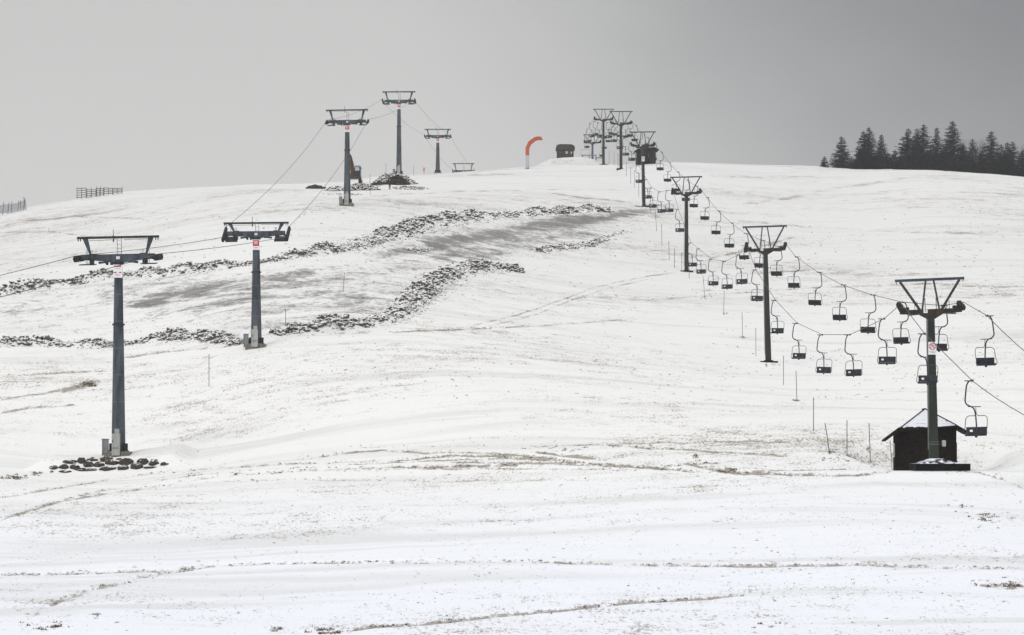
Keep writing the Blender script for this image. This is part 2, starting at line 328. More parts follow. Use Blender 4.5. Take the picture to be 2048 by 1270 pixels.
# bumps: centre x, y, flat radius x/y, outer radius x/y, height
BUMPS = [(-30.6,195.6,4.6,2.2,6.6,5.0,0.85),(12.2,563,3.0,4,8.6,14,1.9),(26.0,490,2.6,3,6,7,0.6),(27.3,165,2.6,2.2,7,4.6,0.22),(26.0,258,0.8,0.9,5,4.5,0.45),(21.1,493,0.8,1,4.5,4,0.25),(19.5,556,1,1.5,4,4,0.4)]
FLATS = [(28.3,167.0,3.6,8.0,7.0,11.5,-1.37)]
def height(X, Y):
    X = np.atleast_1d(np.asarray(X, float)); Y = np.atleast_1d(np.asarray(Y, float))
    D = np.clip(Y, 60, 850); u = np.clip(1024 + X * F / np.maximum(Y, 60), -300, 2350)
    py = base_py(u, D) + np.interp(u, _u, SCOR) * sstep(380, 455, D)
    z = (HY - py) * D / F
    near = np.interp(Y, [-400, -5, 12, 30, 60, 105], [-1.2, -1.8, -3.0, -5.2, -7.0, -7.6])
    w = sstep(62, 104, Y); z = near * (1 - w) + z * w
    z = z - sstep(850, 1600, Y) * 45
    z += (vnoise(X / 26, Y / 34, 1) * 0.7 + vnoise(X / 9, Y / 11, 2) * 0.26 + vnoise(X / 3.1, Y / 3.1, 3) * 0.09 + vnoise(X / 1.1, Y / 1.1, 4) * 0.045)
    for cx, cy, fx, fy, ox, oy, h in BUMPS:
        dx, dy = np.abs(X - cx), np.abs(Y - cy)
        r = np.maximum(0, np.hypot(np.maximum(0, dx - fx) / (ox - fx), np.maximum(0, dy - fy) / (oy - fy)))
        z += h * (1 - sstep(0, 1, r))
    for cx, cy, fx, fy, ox, oy, h in FLATS:
        dx, dy = np.abs(X - cx), np.abs(Y - cy)
        w = 1 - sstep(0, 1, np.hypot(np.maximum(0, dx - fx) / (ox - fx), np.maximum(0, dy - fy) / (oy - fy))); z = z * (1 - w) + h * w
    return z
def _unused(): pass
def H(x, y): return float(height([x], [y])[0])
def at(px, py, D): return Vector(((px - 1024) * D / F, D, (HY - py) * D / F))
_DD = np.linspace(104, 640, 1100)
def ground_at(px, py):
    X = (px - 1024) * _DD / F; z = height(X, _DD); q = HY - z * F / _DD
    i = int(np.argmax(q <= py)) if (q <= py).any() else int(np.argmin(q))
    i = max(i, 1); a, b = q[i - 1], q[i]; t = 0 if a == b else min(1, max(0, (a - py) / (a - b))); D = _DD[i - 1] + (_DD[i] - _DD[i - 1]) * t
    x = (px - 1024) * D / F; return Vector((x, D, H(x, D)))
TRACKS = [  # polyline in photo pixels, half width px, strength, rut depth m
 ([(0,1040),(60,1020),(130,1000),(200,988),(300,975),(400,957),(500,947),(600,941),(750,936),(900,933),(1030,930)],3.0,.75,.05),
 ([(0,996),(100,978),(200,962),(300,947),(420,937),(600,926),(760,922)],2.5,.6,.04),
 ([(590,918),(640,913),(700,904),(760,900),(850,906),(950,904),(1060,913),(1130,921),(1200,929)],2.2,.95,.05),
 ([(740,932),(800,921),(900,911),(1000,913),(1100,921),(1250,932),(1330,938),(1380,942),(1440,948)],2.0,1.0,.06),
 ([(860,924),(980,926),(1100,927),(1200,931),(1300,935)],2.0,.8,.03),
 ([(1024,899),(1100,892),(1230,888),(1370,885),(1500,882),(1600,886)],1.6,.55,.03),
 ([(640,932),(760,927),(880,921),(1000,918),(1080,918)],1.3,.8,.03),([(700,940),(850,938),(1000,937),(1150,938),(1280,941)],1.3,.7,.03),([(300,962),(420,948),(540,938),(660,934)],1.5,.7,.03),([(1480,944),(1600,941),(1760,938)],1.4,.6,.02),([(80,1010),(200,982),(330,962)],1.3,.6,.03),([(700,896),(820,893),(960,893),(1100,898)],1.2,.7,.03),([(350,965),(600,958),(900,962),(1200,958)],2.5,.3,.03),
 ([(1060,902),(1110,909),(1160,914),(1196,919)],1.8,1.2,.05),
 ([(1240,893),(1300,897),(1380,900),(1480,907),(1600,914)],1.8,.7,.03),
 ([(1340,922),(1380,928),(1430,940),(1480,946),(1600,950),(1700,950),(1785,944)],2.4,1.1,.06),
 ([(1450,938),(1470,945),(1500,947)],3.5,1.5,.02),
 ([(0,1148),(150,1146),(350,1140),(450,1129),(600,1125),(800,1124),(1024,1121),(1240,1128),(1500,1132),(1700,1128),(1850,1133),(2048,1136)],2.2,.75,.09),
 ([(40,1245),(120,1200),(200,1175),(320,1146),(420,1132)],5,.55,.06),
 ([(640,1268),(760,1252),(850,1247),(1000,1231),(1100,1222),(1260,1205),(1400,1197),(1500,1190)],2.5,.9,.08),
 ([(920,656),(1000,639),(1060,622),(1120,600),(1200,572),(1300,551),(1370,543)],1.1,.85,.05),
 ([(940,661),(1010,645),(1070,629),(1130,605),(1210,577),(1310,556)],1.1,.7,.05),
 ([(560,672),(760,664),(900,660),(1100,650),(1300,636)],1.6,.7,.04),
 ([(0,826),(60,816),(150,810)],2.5,.8,.03),([(120,782),(165,772),(195,766)],4.5,1.5,.02),([(0,800),(60,790),(130,781)],1.8,.7,.03),
 ([(0,752),(120,745),(240,742)],1.5,.6,.03),([(235,716),(340,703),(490,690)],1.5,.7,.03),
 ([(0,466),(98,463),(200,476),(300,480)],1.2,.5,.03),([(30,445),(150,433),(300,437)],1.2,.5,.03),
 ([(1440,412),(1560,400),(1700,372),(1850,352)],3,.35,.05),([(1480,442),(1600,452),(1780,462),(2048,470)],2.5,.5,.04),([(1400,350),(1500,356),(1640,352)],1.5,.5,.04),
 ([(700,395),(900,383),(1100,379),(1280,380)],1.5,.4,.04),([(1090,385),(1180,397),(1280,407)],1.2,.8,.03),([(720,366),(900,352),(1060,347)],1.5,.4,.03),
 ([(1890,936),(1960,945),(2010,960),(2048,976)],1.8,.6,.04),([(1960,1170),(2010,1176),(2048,1173)],3,1.1,.03),([(1450,1050),(1500,1080),(1560,1110)],1.6,.4,.02),
 ([(950,1035),(1020,1050),(1050,1058)],1.6,.3,.02),([(1300,600),(1450,588),(1650,574),(1850,568),(2048,575)],2,.45,.04),([(1400,520),(1500,500),(1600,470)],2,.7,.04),
 ([(1385,565),(1500,548),(1620,540)],1.5,.5,.03)]
SOIL = [(870,492,120,13,.9),(980,470,170,15,.95),(1100,450,160,15,1.0),(1215,434,100,9,1.0),(910,508,80,12,.8),(960,512,110,16,.6),(1080,478,130,11,.6),
 (450,577,200,17,.85),(330,590,60,10,.9),(300,607,42,9,1.1),(640,562,160,17,.6),(700,600,150,26,.55),(620,592,100,13,.6),(560,552,110,10,.75),(350,563,130,10,.55),
 (160,578,110,9,.35),(60,622,100,6,.4),(830,583,70,14,.7),(690,628,130,16,.55),(560,622,130,9,.35),(810,500,50,8,.9),(380,552,60,6,.5),(90,600,130,8,.35),(740,655,60,8,.3),(250,585,260,26,.42),(560,600,280,40,.45),(760,590,130,50,.42),(960,495,240,34,.42),(100,640,160,24,.22),(430,640,200,18,.36),(1150,455,170,24,.5),(640,640,140,16,.6),(480,600,120,12,.7),(790,540,90,14,.55),(740,373,30,5,.9),(700,378,60,4,.4)]
def build_ground():
    Ys = np.concatenate([np.linspace(-55, 95, 40), np.linspace(98, 104, 4)])
    fine = np.linspace(104, 600, 3000); pp = base_py(np.full(3000, 1024.0), fine)
    s = np.concatenate([[0], np.cumsum(np.abs(np.diff(pp)) + np.diff(fine) * 0.35)]); rows = np.interp(np.linspace(0, s[-1], 820), s, fine)
    Ys = np.concatenate([Ys, rows[1:], np.linspace(603, 900, 45), np.linspace(930, 1400, 14)])
    a = np.concatenate([np.linspace(-1.0, -0.26, 26), np.linspace(-0.25, -0.206, 14), np.linspace(-0.205, 0.205, 1000), np.linspace(0.206, 0.25, 14), np.linspace(0.26, 1.0, 26)])
    nr, ncl = len(Ys), len(a); X = (a[None] * (Ys[:, None] + 60)); Y = np.broadcast_to(Ys[:, None], X.shape)
    x, y = X.ravel(), Y.ravel().copy(); z = height(x, y)
    yy = np.maximum(y, 1); u = 1024 + x * F / yy; py = HY - z * F / yy
    soil = np.zeros(len(x)); grass = np.zeros(len(x)); vis = (y > 100) & (y < 640)
    wob = vnoise(u / 60, y / 9, 21) * 5
    for cx, cy, rx, ry, s_ in SOIL:
        dx = (u - cx) / rx; dy = (py + wob - (cy - (u - cx) * 0.13)) / ry
        soil = np.maximum(soil, s_ * np.exp(-(dx * dx + dy * dy) * 0.9) * 1.15)
    soil *= vis
    for pl, w, s_, dep in TRACKS:
        pl = np.array(pl, float); m = vis & (u > pl[0, 0] - 5) & (u < pl[-1, 0] + 5)
        end = sstep(0, 1, np.minimum(u[m] - pl[0, 0], pl[-1, 0] - u[m]) / (0.12 * (pl[-1, 0] - pl[0, 0])) + (0.6 if pl[0, 0] < 1 or pl[-1, 0] > 2040 else 0)); yt = np.interp(u[m], pl[:, 0], pl[:, 1]) + vnoise(u[m] / 22, u[m] * 0, int(pl[0, 0] + pl[0, 1])) * 1.8
        g = np.exp(-((py[m] - yt) / w) ** 2); brk = np.clip(0.75 + 0.9 * vnoise(u[m] / 17, u[m] * 0 + 3, 7 + int(pl[0, 1])), 0.3, 1.2)
        grass[m] = np.maximum(grass[m], g * s_ * brk * end * 1.2); z[m] -= g * dep * 0.9 * end
        g2 = np.exp(-((py[m] - yt + 2.2 * w) / w) ** 2); z[m] += g2 * dep * 0.6 * end
    idx = np.arange(nr * ncl, dtype=np.int32).reshape(nr, ncl)
    f = np.stack([idx[:-1, :-1], idx[:-1, 1:], idx[1:, 1:], idx[1:, :-1]], -1).reshape(-1, 4)
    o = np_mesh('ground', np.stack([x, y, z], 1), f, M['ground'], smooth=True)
    for nm, arr in (('soil', soil), ('grass', grass)):
        at_ = o.data.attributes.new(nm, 'FLOAT', 'POINT'); at_.data.foreach_set('value', arr.astype(np.float32))
    tag(o, kind='structure')
build_ground()

# ------------------------------------------------------------------ clods, tufts and heaps
def clods(name, pos, size, mat, label, cat, flat=0.75, variants=8, sub=2, core=None):
    v0, f0 = ico(sub); nv = len(v0); N_ = len(pos); vs = np.empty((N_, nv, 3))
    var = [v0 * (1 + RNG.normal(0, 0.13, (nv, 1))) for _ in range(variants)]
    for i in range(N_):
        m = np.array(Euler((RNG.uniform(0, 6), RNG.uniform(0, 6), RNG.uniform(0, 6))).to_matrix())
        q = (var[i % variants] * RNG.uniform(0.6, 1.25, 3)) @ m.T; q[:, 2] *= flat
        vs[i] = q * size[i] + pos[i]
    fs = (f0[None] + (np.arange(N_) * nv)[:, None, None]).reshape(-1, 3)
    vs = vs.reshape(-1, 3)
    if core:                                     # the heaped earth body the clods lie on
        W_, half, hgt = core; P = []; na = 11
        for a, b in zip(W_[:-1], W_[1:]):
            for k in range(max(1, int((b - a).length / .22))): P.append(a.lerp(b, k / max(1, int((b - a).length / .22))))
        P = np.array([p[:] for p in P]); T = np.gradient(P, axis=0); T /= np.linalg.norm(T[:, :2], axis=1)[:, None]
        lat = np.linspace(-1.25, 1.25, na) * half; X = P[:, 0:1] - T[:, 1:2] * lat; Y = P[:, 1:2] + T[:, 0:1] * lat; n_ = len(P)
        lump = 0.72 + 1.7 * vnoise(X.ravel() / 2.6, Y.ravel() / 3.2, 31); ends = np.clip(np.minimum(np.arange(n_), np.arange(n_)[::-1]) / 14, 0, 1)
        h = (1 - (np.abs(lat) / (1.25 * half)) ** 2)[None] * ends[:, None] * hgt * .62 * np.clip(lump, .1, 1.5).reshape(n_, na) + vnoise(X.ravel() / .35, Y.ravel() / .35, 5).reshape(n_, na) * .50 - .12
        Z = height(X.ravel(), Y.ravel()).reshape(n_, na) + h; c0 = len(vs); vs = np.concatenate([vs, np.stack([X, Y, Z], -1).reshape(-1, 3)])
        ii = (np.arange(n_ - 1)[:, None] * na + np.arange(na - 1)[None]).ravel() + c0
        fs = np.concatenate([fs, np.stack([ii, ii + 1, ii + na], 1), np.stack([ii + 1, ii + na + 1, ii + na], 1)])
    o = np_mesh(name, vs, fs, mat); return tag(o, label, cat, kind='stuff')
def bank(path, half, hgt, per_m, smin, smax, label):
    W_ = [ground_at(*p) for p in path]; P = []; S = []
    for a, b in zip(W_[:-1], W_[1:]):
        L_ = (b - a).length; d = (b - a).normalized(); nrm = Vector((-d.y, d.x, 0))
        for k in range(max(2, int(L_ * per_m * 1.45))):
            q = a.lerp(b, RNG.random()); lump = 0.72 + 1.7 * float(vnoise(np.array([q.x / 2.6]), np.array([q.y / 3.2]), 31)[0]); lat = RNG.normal(0, 0.62)
            if RNG.random() > 0.55 + lump * 0.8: continue
            h = max(0, 1 - (abs(lat) / 1.15) ** 2) * hgt * max(0.25, lump) * RNG.uniform(0.1, 1)
            q = q + nrm * lat * half; s = (smin + (smax * 1.25 - smin) * RNG.random() ** 1.6) * (1 if RNG.random() < 0.75 else 0.5); far = abs(lat) > 1.0
            P.append((q.x, q.y, h)); S.append(s * (0.5 if far else 1))
    for a, b in zip(W_[:-1], W_[1:]):
        L_ = (b - a).length; d = (b - a).normalized(); nrm = Vector((-d.y, d.x, 0))
        for k in range(int(L_ * per_m * .5)):
            q = a.lerp(b, RNG.random()) + nrm * RNG.normal(0, 1.1) * half; P.append((q.x, q.y, 0.0)); S.append(RNG.uniform(.03, .09))
    P = np.array(P); P[:, 2] += height(P[:, 0], P[:, 1]); return clods('rubble_bank', P, np.array(S), M['clod'], label, 'rubble bank', core=(W_, half, hgt))
bank([(-60,598),(0,592),(60,580),(130,571),(200,557),(250,547),(330,549),(400,541),(460,533),(520,526),(580,513),(640,504),(700,496),(735,486)],1.6,1.1,26,.10,.30,'long bank of snow-dusted earth clods along the far edge of the scraped strip, left half')
bank([(705,494),(760,477),(800,466),(850,451),(900,441),(960,433),(1010,430),(1060,427),(1110,425),(1160,422),(1215,421)],1.9,1.05,26,.11,.33,'bank of snow-dusted clods curving along the top of the scraped strip towards the chairlift')
bank([(-60,694),(0,690),(60,688),(110,689),(170,692),(220,692),(280,684),(340,674),(400,673),(450,680),(490,687)],1.3,.95,34,.09,.27,'bank of snow-dusted clods between the left frame edge and the second grey tower')
bank([(548,668),(600,661),(650,658),(700,655),(750,645),(790,632),(812,615),(840,590),(860,570),(890,554),(930,541),(980,536),(1040,543)],1.5,1.05,34,.10,.30,'bank of snow-dusted clods bending uphill from behind the second grey tower')
bank([(1072,503),(1110,498),(1150,494),(1182,490),(1204,480)],1.2,.55,16,.08,.26,'short low clod bank in the middle of the slope left of the third green tower')
bank([(1204,480),(1225,469),(1255,463)],1.0,.2,5,.06,.18,'sparse trail of clods running up from the short low bank')
bank([(825,503),(845,500),(865,498)],1.0,.3,12,.08,.2,'small lump of clods lying in the bare scraped soil')
bank([(1270,412),(1290,414),(1312,410)],1.2,.25,8,.08,.22,'few dark clods in the snow at the foot of the fourth green tower')
# diggings round the excavator
def heap(cx, cy, rx, ry, h, n_, smin, smax, mat, name, label, cat):
    P = []; S = []
    for k in range(n_):
        a, r = RNG.uniform(0, 6.28), RNG.random() ** 0.5; x, y = cx + math.cos(a) * r * rx, cy + math.sin(a) * r * ry
        P.append((x, y, h * (1 - r ** 1.6) * RNG.uniform(0.55, 1))); S.append(RNG.uniform(smin, smax))
    P = np.array(P); P[:, 2] += height(P[:, 0], P[:, 1]); return clods(name, P, np.array(S), mat, label, cat)
g = ground_at(632, 377); heap(g.x, g.y, 1.8, 2.0, .55, 130, .12, .3, M['earth'], 'earth_heap', 'low dark heap of bare earth left of the excavator', 'earth heap')
g = ground_at(672, 381); heap(g.x, g.y, 2.0, 2.0, .8, 170, .1, .28, M['clod'], 'rubble_heap', 'snowy clod heap left of the third grey tower', 'rubble heap')
g = ground_at(718, 380); heap(g.x, g.y, 3.6, 2.2, 1.25, 340, .1, .3, M['clod'], 'rubble_heap', 'snowy clod heap under the excavator tracks', 'rubble heap')
g = ground_at(784, 369.5); GX = g
heap(g.x - .9, g.y + 3.2, 2.9, 2.0, 2.0, 380, .12, .34, M['clod'], 'rubble_heap', 'snow-covered left shoulder of the spoil below the fourth grey tower', 'rubble heap'); heap(g.x + 1.0, g.y + 2.8, 3.2, 2.0, 1.8, 380, .12, .34, M['clod'], 'rubble_heap', 'snow-covered spoil heap at the right foot of the fourth grey tower', 'rubble heap')
heap(g.x + .8, g.y + 0.9, 2.2, 1.3, 1.75, 330, .12, .30, M['earth'], 'earth_heap', 'freshly dug dark brown face of the spoil heap below the fourth grey tower', 'earth heap')
heap(g.x - 2.4, g.y + 0.6, 1.6, .7, .55, 130, .10, .22, M['earth'], 'earth_heap', 'thin dark tongue of earth running left from the spoil heap', 'earth heap')
g = ground_at(738, 378); heap(g.x, g.y, 1.2, .7, .45, 70, .08, .2, M['earth'], 'earth_heap', 'small dark earth heap right of the excavator', 'earth heap')
g = ground_at(820, 377); heap(g.x, g.y, 3.6, 3.0, .45, 130, .06, .2, M['clod'], 'rubble_heap', 'scattered snowy clods right of the spoil heap', 'rubble heap')
g = ground_at(690, 389); heap(g.x, g.y, 3.5, 2.5, .15, 70, .05, .16, M['clod'], 'rubble_heap', 'loose clods scattered in the snow around the third grey tower foot', 'rubble heap')

def tufts():
    P = []
    def put(px, py, n_, sx, sy, s):
        for k in range(n_):
            P.append((px + RNG.normal(0, sx), py + RNG.normal(0, sy), s * RNG.uniform(0.3, 1.0)))
    for pl, w, s_, dep in TRACKS:
        pl = np.array(pl, float); L_ = pl[-1, 0] - pl[0, 0]
        for k in range(int(L_ * 0.35 * s_)):
            u = RNG.uniform(pl[0, 0], pl[-1, 0]); P.append((u, np.interp(u, pl[:, 0], pl[:, 1]) + RNG.normal(0, w * 1.1), .015 + .05 * RNG.random() ** 2))
    for c in [(20,957,20,14,2,.16),(45,955,10,8,1.5,.14),(70,948,10,6,2,.17),(470,948,6,8,2,.12),(395,950,8,12,2,.1),(1235,893,10,8,2,.11),(1300,894,10,14,2,.1),(1345,896,6,6,1,.1),(1130,899,12,12,2,.1),(1165,896,6,6,2,.1),(1390,915,7,3,2,.13),(1400,930,12,12,3,.1),(1425,932,10,8,3,.11),(1460,943,22,14,2,.12),(1340,936,20,16,2,.1),
       (1966,1035,26,9,4,.10),(1920,1020,18,16,5,.08),(1995,1040,18,20,4,.08),(2020,1172,24,9,3,.12),(1985,1173,12,16,2,.09),(115,1255,14,8,3,.1),(85,1260,14,12,3,.09),(195,1235,8,6,2,.09),(560,1262,14,10,2,.1),(650,1267,26,16,2,.1),(1535,1255,8,14,2,.08),(1895,940,10,20,5,.08),(1660,905,10,5,2,.12),(1740,922,8,4,2,.12),(1694,911,8,5,1,.1),
       (178,770,50,12,3,.14),(1680,925,22,22,4,.09),(1540,733,16,14,3,.1),(1450,628,8,4,1,.12),(1410,597,6,3,1,.12),(1484,677,8,4,1,.12),(1592,803,8,4,1,.12),(1630,485,24,30,8,.10),(1900,440,40,30,16,.09)]:
        put(c[0], c[1], c[2], c[3], c[4], c[5])
    for k in range(26000):                       # loose specks all over the slope, gathered in drifts
        u, v = RNG.uniform(-20, 2068), 400 + 870 * RNG.random() ** 0.75
        d = float(vnoise(np.array([u / 150]), np.array([v / 42]), 77)[0]) + float(vnoise(np.array([u / 40]), np.array([v / 11]), 78)[0]) * 0.7
        if d > RNG.normal(-.05, .22): P.append((u, v, (.010 + .042 * RNG.random() ** 3) * (1 + (v < 800) * 0.6 + (v < 600) * 0.7)))
    P = np.array(P); u, v, s = P.T
    # invert the projection on a table
    U = np.linspace(-100, 2150, 120); DD = np.linspace(104, 560, 500)
    T = HY - height((U[:, None] - 1024).repeat(500, 1).ravel() * np.tile(DD, 120) / F, np.tile(DD, 120)).reshape(120, 500) * F / DD
    V = []; Fs = []; c = 0
    xs, ys = [], []
    for i in range(len(P)):
        col = T[min(119, max(0, int(round((u[i] + 100) / 2250 * 119))))]; j = np.argmax(col <= v[i]) if (col <= v[i]).any() else 499
        D = DD[j] + RNG.uniform(-.4, .4); xs.append((u[i] - 1024) * D / F); ys.append(D)
    zs = height(np.array(xs), np.array(ys))
    for x, y, z, q in zip(xs, ys, zs, s):
        for b in range(4 if q < .05 else 9):
            a = RNG.uniform(0, 6.28); r = RNG.uniform(0, 1.4) * q; bx, by = x + math.cos(a) * r * 1.5, y + math.sin(a) * r; h = q * RNG.uniform(.5, 1.5); w = q * RNG.uniform(.25, .6)
            t = RNG.uniform(0, 3.14); lx, ly = RNG.normal(0, .6, 2) * q
            V += [(bx - math.cos(t) * w, by - math.sin(t) * w, z - .02), (bx + math.cos(t) * w, by + math.sin(t) * w, z - .02), (bx + lx, by + ly, z + h)]; Fs.append((c, c + 1, c + 2)); c += 3
    o = np_mesh('dry_grass_tufts', V, Fs, M['tuft']); tag(o, 'dry brown grass tips and small clods poking through the thin snow', 'grass', kind='stuff')
tufts()

# ------------------------------------------------------------------ text and signs
def text_mesh(txt, size, mat, parent, loc, name='lettering'):
    cu = bpy.data.curves.new(name, 'FONT'); cu.body = txt; cu.size = size; cu.align_x = 'CENTER'; cu.align_y = 'CENTER'; cu.extrude = 0.004
    tmp = bpy.data.objects.new(name, cu); COL.objects.link(tmp); bpy.context.view_layer.update()
    me = bpy.data.meshes.new_from_object(tmp); bpy.data.objects.remove(tmp); me.materials.clear(); me.materials.append(mat)
    o = bpy.data.objects.new(name, me); COL.objects.link(o); o.parent = parent; o.location = loc; o.rotation_euler = (R(90), 0, 0); return o

# ------------------------------------------------------------------ grey towers (left lift)
def sheave_train(sgn, pitch, wheels, length, rad, wid=.15):
    m = MB(); ca, sa = math.cos(pitch), math.sin(pitch)
    def rot(y, z): return (y * ca - z * sa, y * sa + z * ca)
    w = []
    for k in range(wheels):
        y0 = (k / (wheels - 1) - 0.5) * length; y, z = rot(y0, 0); q = MB()
        q.cyl((0, y, z), rad, wid, 'x', 12); q.cyl((0, y, z), rad * .5, wid + .1, 'x', 8); w.append(q)
    for q in range(0, wheels - 1, 2):
        a = rot((q / (wheels - 1) - .5) * length, 0); b = rot(((q + 1) / (wheels - 1) - .5) * length, 0)
        m.bar((-.11 * sgn, a[0], a[1]), (-.11 * sgn, b[0], b[1]), .09)
    a = rot(-length * .4, -.16); b = rot(length * .4, -.16); m.bar((-.16 * sgn, a[0], a[1]), (-.16 * sgn, b[0], b[1]), .13)
    m.bar((-.16 * sgn, 0, -.16), (-.55 * sgn, 0, -.05), .16); return m, w
def grey_tower(loc, hb, gap, label, roll=0.0, pitch=0.12, r0=.55, r1=.31, cabinet=True, sign='red', aim=0.0, wb=6.3, beamw=5.6, extra=None):
    t = thing('lift_tower', label, 'lift tower', loc, aim, 'grey towers of the left lift')
    m = MB(); n = 14; zf = hb * .66
    m.tube([(0, 0, -.6), (0, 0, zf)], r0, 24, r0 + (r1 - r0) * .66); m.tube([(0, 0, zf), (0, 0, hb - .25)], r0 + (r1 - r0) * .66 - .012, 24, r1)
    mast = m.build('mast', M['galv'], t, True)
    m = MB(); m.cyl((0, 0, zf), r0 + (r1 - r0) * .66 + .09, .13, 'z', 24); m.build('flange', M['galv_dark'], mast)
    for k in range(1, 7):
        z = hb * k / 7.4; rr = r0 + (r1 - r0) * (z / hb); m = MB(); m.cyl((0, 0, z), rr + .008, .022, 'z', 24); m.build('weld_seam', M['mid_box'], mast)
    m = MB()
    for k in range(10):
        a = k * .628; m.box((math.cos(a) * (r0 + .08), math.sin(a) * (r0 + .08), .62), (.16, .16, .62), (0, 0, a))
    m.cyl((0, 0, .34), r0 + .26, .1, 'z', 20); m.build('foot_flange', M['galv_dark'], t)
    m = MB(); m.box((0, 0, -.1), (2.05, 1.9, .8), top=.93); m.build('footing', M['concrete'], t, bevel=.04)
    if cabinet:
        m = MB(); m.box((-.06, -r0 - .32, .84), (.60, .42, 1.68)); cb = m.build('switch_cabinet', M['grey_box'], t, bevel=.02)
        m = MB(); m.box((-.06, -r0 - .545, .57), (.44, .02, .12)); m.build('vent', M['mid_box'], cb); m = MB(); m.box((-.28, -r0 - .56, 1.1), (.04, .03, .18)); m.build('cabinet_handle', M['galv_dark'], cb)
        m = MB(); m.box((-.02, -r0 - .10, 1.86), (.34, .2, .34)); m.build('junction_box', M['grey_box'], t)
        m = MB(); m.box((-.95, -.35, .62), (.44, .4, 1.24)); m.box((-.95, -.35, 1.26), (.54, .5, .05)); m.box((-1.15, -.58, .6), (.05, .05, 1.3)); m.build('meter_cabinet', M['mid_box'], t, bevel=.01)
    hd = MB(); e = beamw / 2
    hd.prism([(-e, hb + .22), (-e, hb - .16), (-1.2, hb - .30), (-.4, hb - .46), (.4, hb - .46), (1.2, hb - .30), (e, hb - .16), (e, hb + .22)], -.2, .2)
    for s in (-1, 1): hd.box((s * 1.9, 0, hb + .25), (.5, .5, .04))
    beam = hd.build('crossbeam', M['galv'], t, bevel=.015)
    m = MB(); m.cyl((0, 0, hb - .48), r1 + .12, .16, 'z', 18); m.build('collar', M['galv_dark'], t)
    zt = hb + gap
    m = MB(); m.box((0, 0, zt), (wb, .24, .17))
    for s in (-1, 1):
        for q in (0.04, .22): m.box((s * (wb / 2 - q - .04), 0, zt - .17), (.06, .12, .18))
    m.build('top_bar', M['galv_dark'], t)
    for s in (-1, 1):
        m = MB(); m.prism([(s * (wb / 2 - .42), zt - .08), (s * (wb / 2 - .84), zt - .08), (s * (wb / 2 - 1.08), hb + .2), (s * (wb / 2 - .94), hb + .2)], -.06, .06); m.build('strut', M['galv'], t)
    lad = MB()
    for s in (-1, 1): lad.bar((s * .16 + .1, -.1, hb + .2), (s * .16 + .1, -.1, zt), .035)
    for k in range(4): lad.bar((-.06, -.1, hb + .3 + k * .33), (.26, -.1, hb + .3 + k * .33), .025)
    lad.build('ladder', M['galv'], t)
    m = MB(); m.bar((-.36, 0, zt + .1), (-.36, 0, zt + .62), .04); m.box((-.36, 0, zt - .1), (.07, .3, .5)); m.bar((-2.2, -.13, zt - .22), (-.1, -.13, zt - .2), .035); m.bar((.45, -.13, zt - .18), (2.4, -.13, zt - .16), .035); m.build('wind_gauge', M['galv'], t)
    for s in (-1, 1):
        a, w = sheave_train(s, pitch, 8, 3.0, .25, .2)
        px = s * (e + .28)
        sh = a.build('sheave_assembly', M['galv_dark'], t); sh.location = (px, 0, hb - .06)
        [q.build('wheel', M['rubber'], sh) for q in w]
        m = MB(); m.box((s * (e - .45), -.1, hb - .55), (1.15, 1.4, .07), (pitch, 0, 0)); m.box((s * (e - .75), 0, hb - .36), (.32, .4, .45)); m.bar((s * (e - 1.3), -.1, hb - .5), (s * 1.0, -.1, hb - .42), .05)
        m.box((s * 1.15, -.1, hb - .40), (.75, .14, .12)); m.build('walkway', M['galv_dark'], t)
        for q in (.5, .9):
            m = MB(); x = s * (e - q); m.tube([(x, -.4, hb - .5), (x, -.4, hb + .45), (x + .05 * s, -.4, hb + .55), (x + .12 * s, -.4, hb + .45), (x + .12 * s, -.4, hb - .5)], .02, 5); m.build('handrail', M['galv'], t)
    m = MB(); m.cyl((-.85, -.15, hb - .52), .12, .2, 'y', 10); m.build('lamp', M['galv_dark'], t); m = MB(); m.box((-.48, -.15, hb - .5), (.24, .2, .24)); m.build('loudspeaker', M['galv_dark'], t)
    rs = r1 + .05; pl = MB(); pl.box((0, -.24, hb - .08), (.27, .03, .22)); np_ = pl.build('number_plate', M['white'], t)
    text_mesh('1' if sign == 'bands' else '2', .2, M['black_print'], np_, (0, -.262, hb - .08), 'number')
    if sign:
        zc = hb - 1.12; m = MB(); m.box((.02, -rs - .06, zc), (.70, .04, 1.0)); sp = m.build('warning_sign', M['white'], t)
        m = MB()
        if sign == 'bands':
            m.box((0, -rs - .085, zc + .38), (.54, .01, .11)); m.build('red_panel', M['red'], sp); m = MB(); m.box((-.19, -rs - .085, zc - .1), (.22, .01, .08)); m.build('red_panel', M['red'], sp); m = MB(); m.box((.2, -rs - .085, zc - .1), (.20, .01, .08))
        else: m.box((.02, -rs - .085, zc + .16), (.60, .01, .58))
        m.build('red_panel', M['red'], sp)
        m = MB()
        for k, z in enumerate((.2, -.25, -.33)):
            if sign == 'bands': m = MB(); m.box((.0, -rs - .085, zc + z), (.42 - .06 * k, .01, .022)); m.build('small_print', M['grey_print'], sp)
        if sign != 'bands':
            m.v = []; m.f = []
            for k, z in enumerate((.32, .2, .08)): m.box((.0, -rs - .094, zc + z), (.44 - .05 * k, .01, .05))
            m.build('small_print', M['white'], sp); m2 = MB(); m2.box((0.02, -rs - .085, zc - .3), (.45, .01, .06)); m2.build('black_print', M['grey_print'], sp)
    for ch in t.children:                       # small roll of the head
        if ch.name.split('.')[0] in ('crossbeam', 'top_bar', 'strut', 'sheave_assembly', 'walkway', 'handrail', 'wind_gauge', 'ladder'):
            ch.matrix_local = Matrix.Translation((0, 0, hb)) @ Matrix.Rotation(-roll, 4, 'Y') @ Matrix.Translation((0, 0, -hb)) @ ch.matrix_local
    if extra: extra(t)
    return t
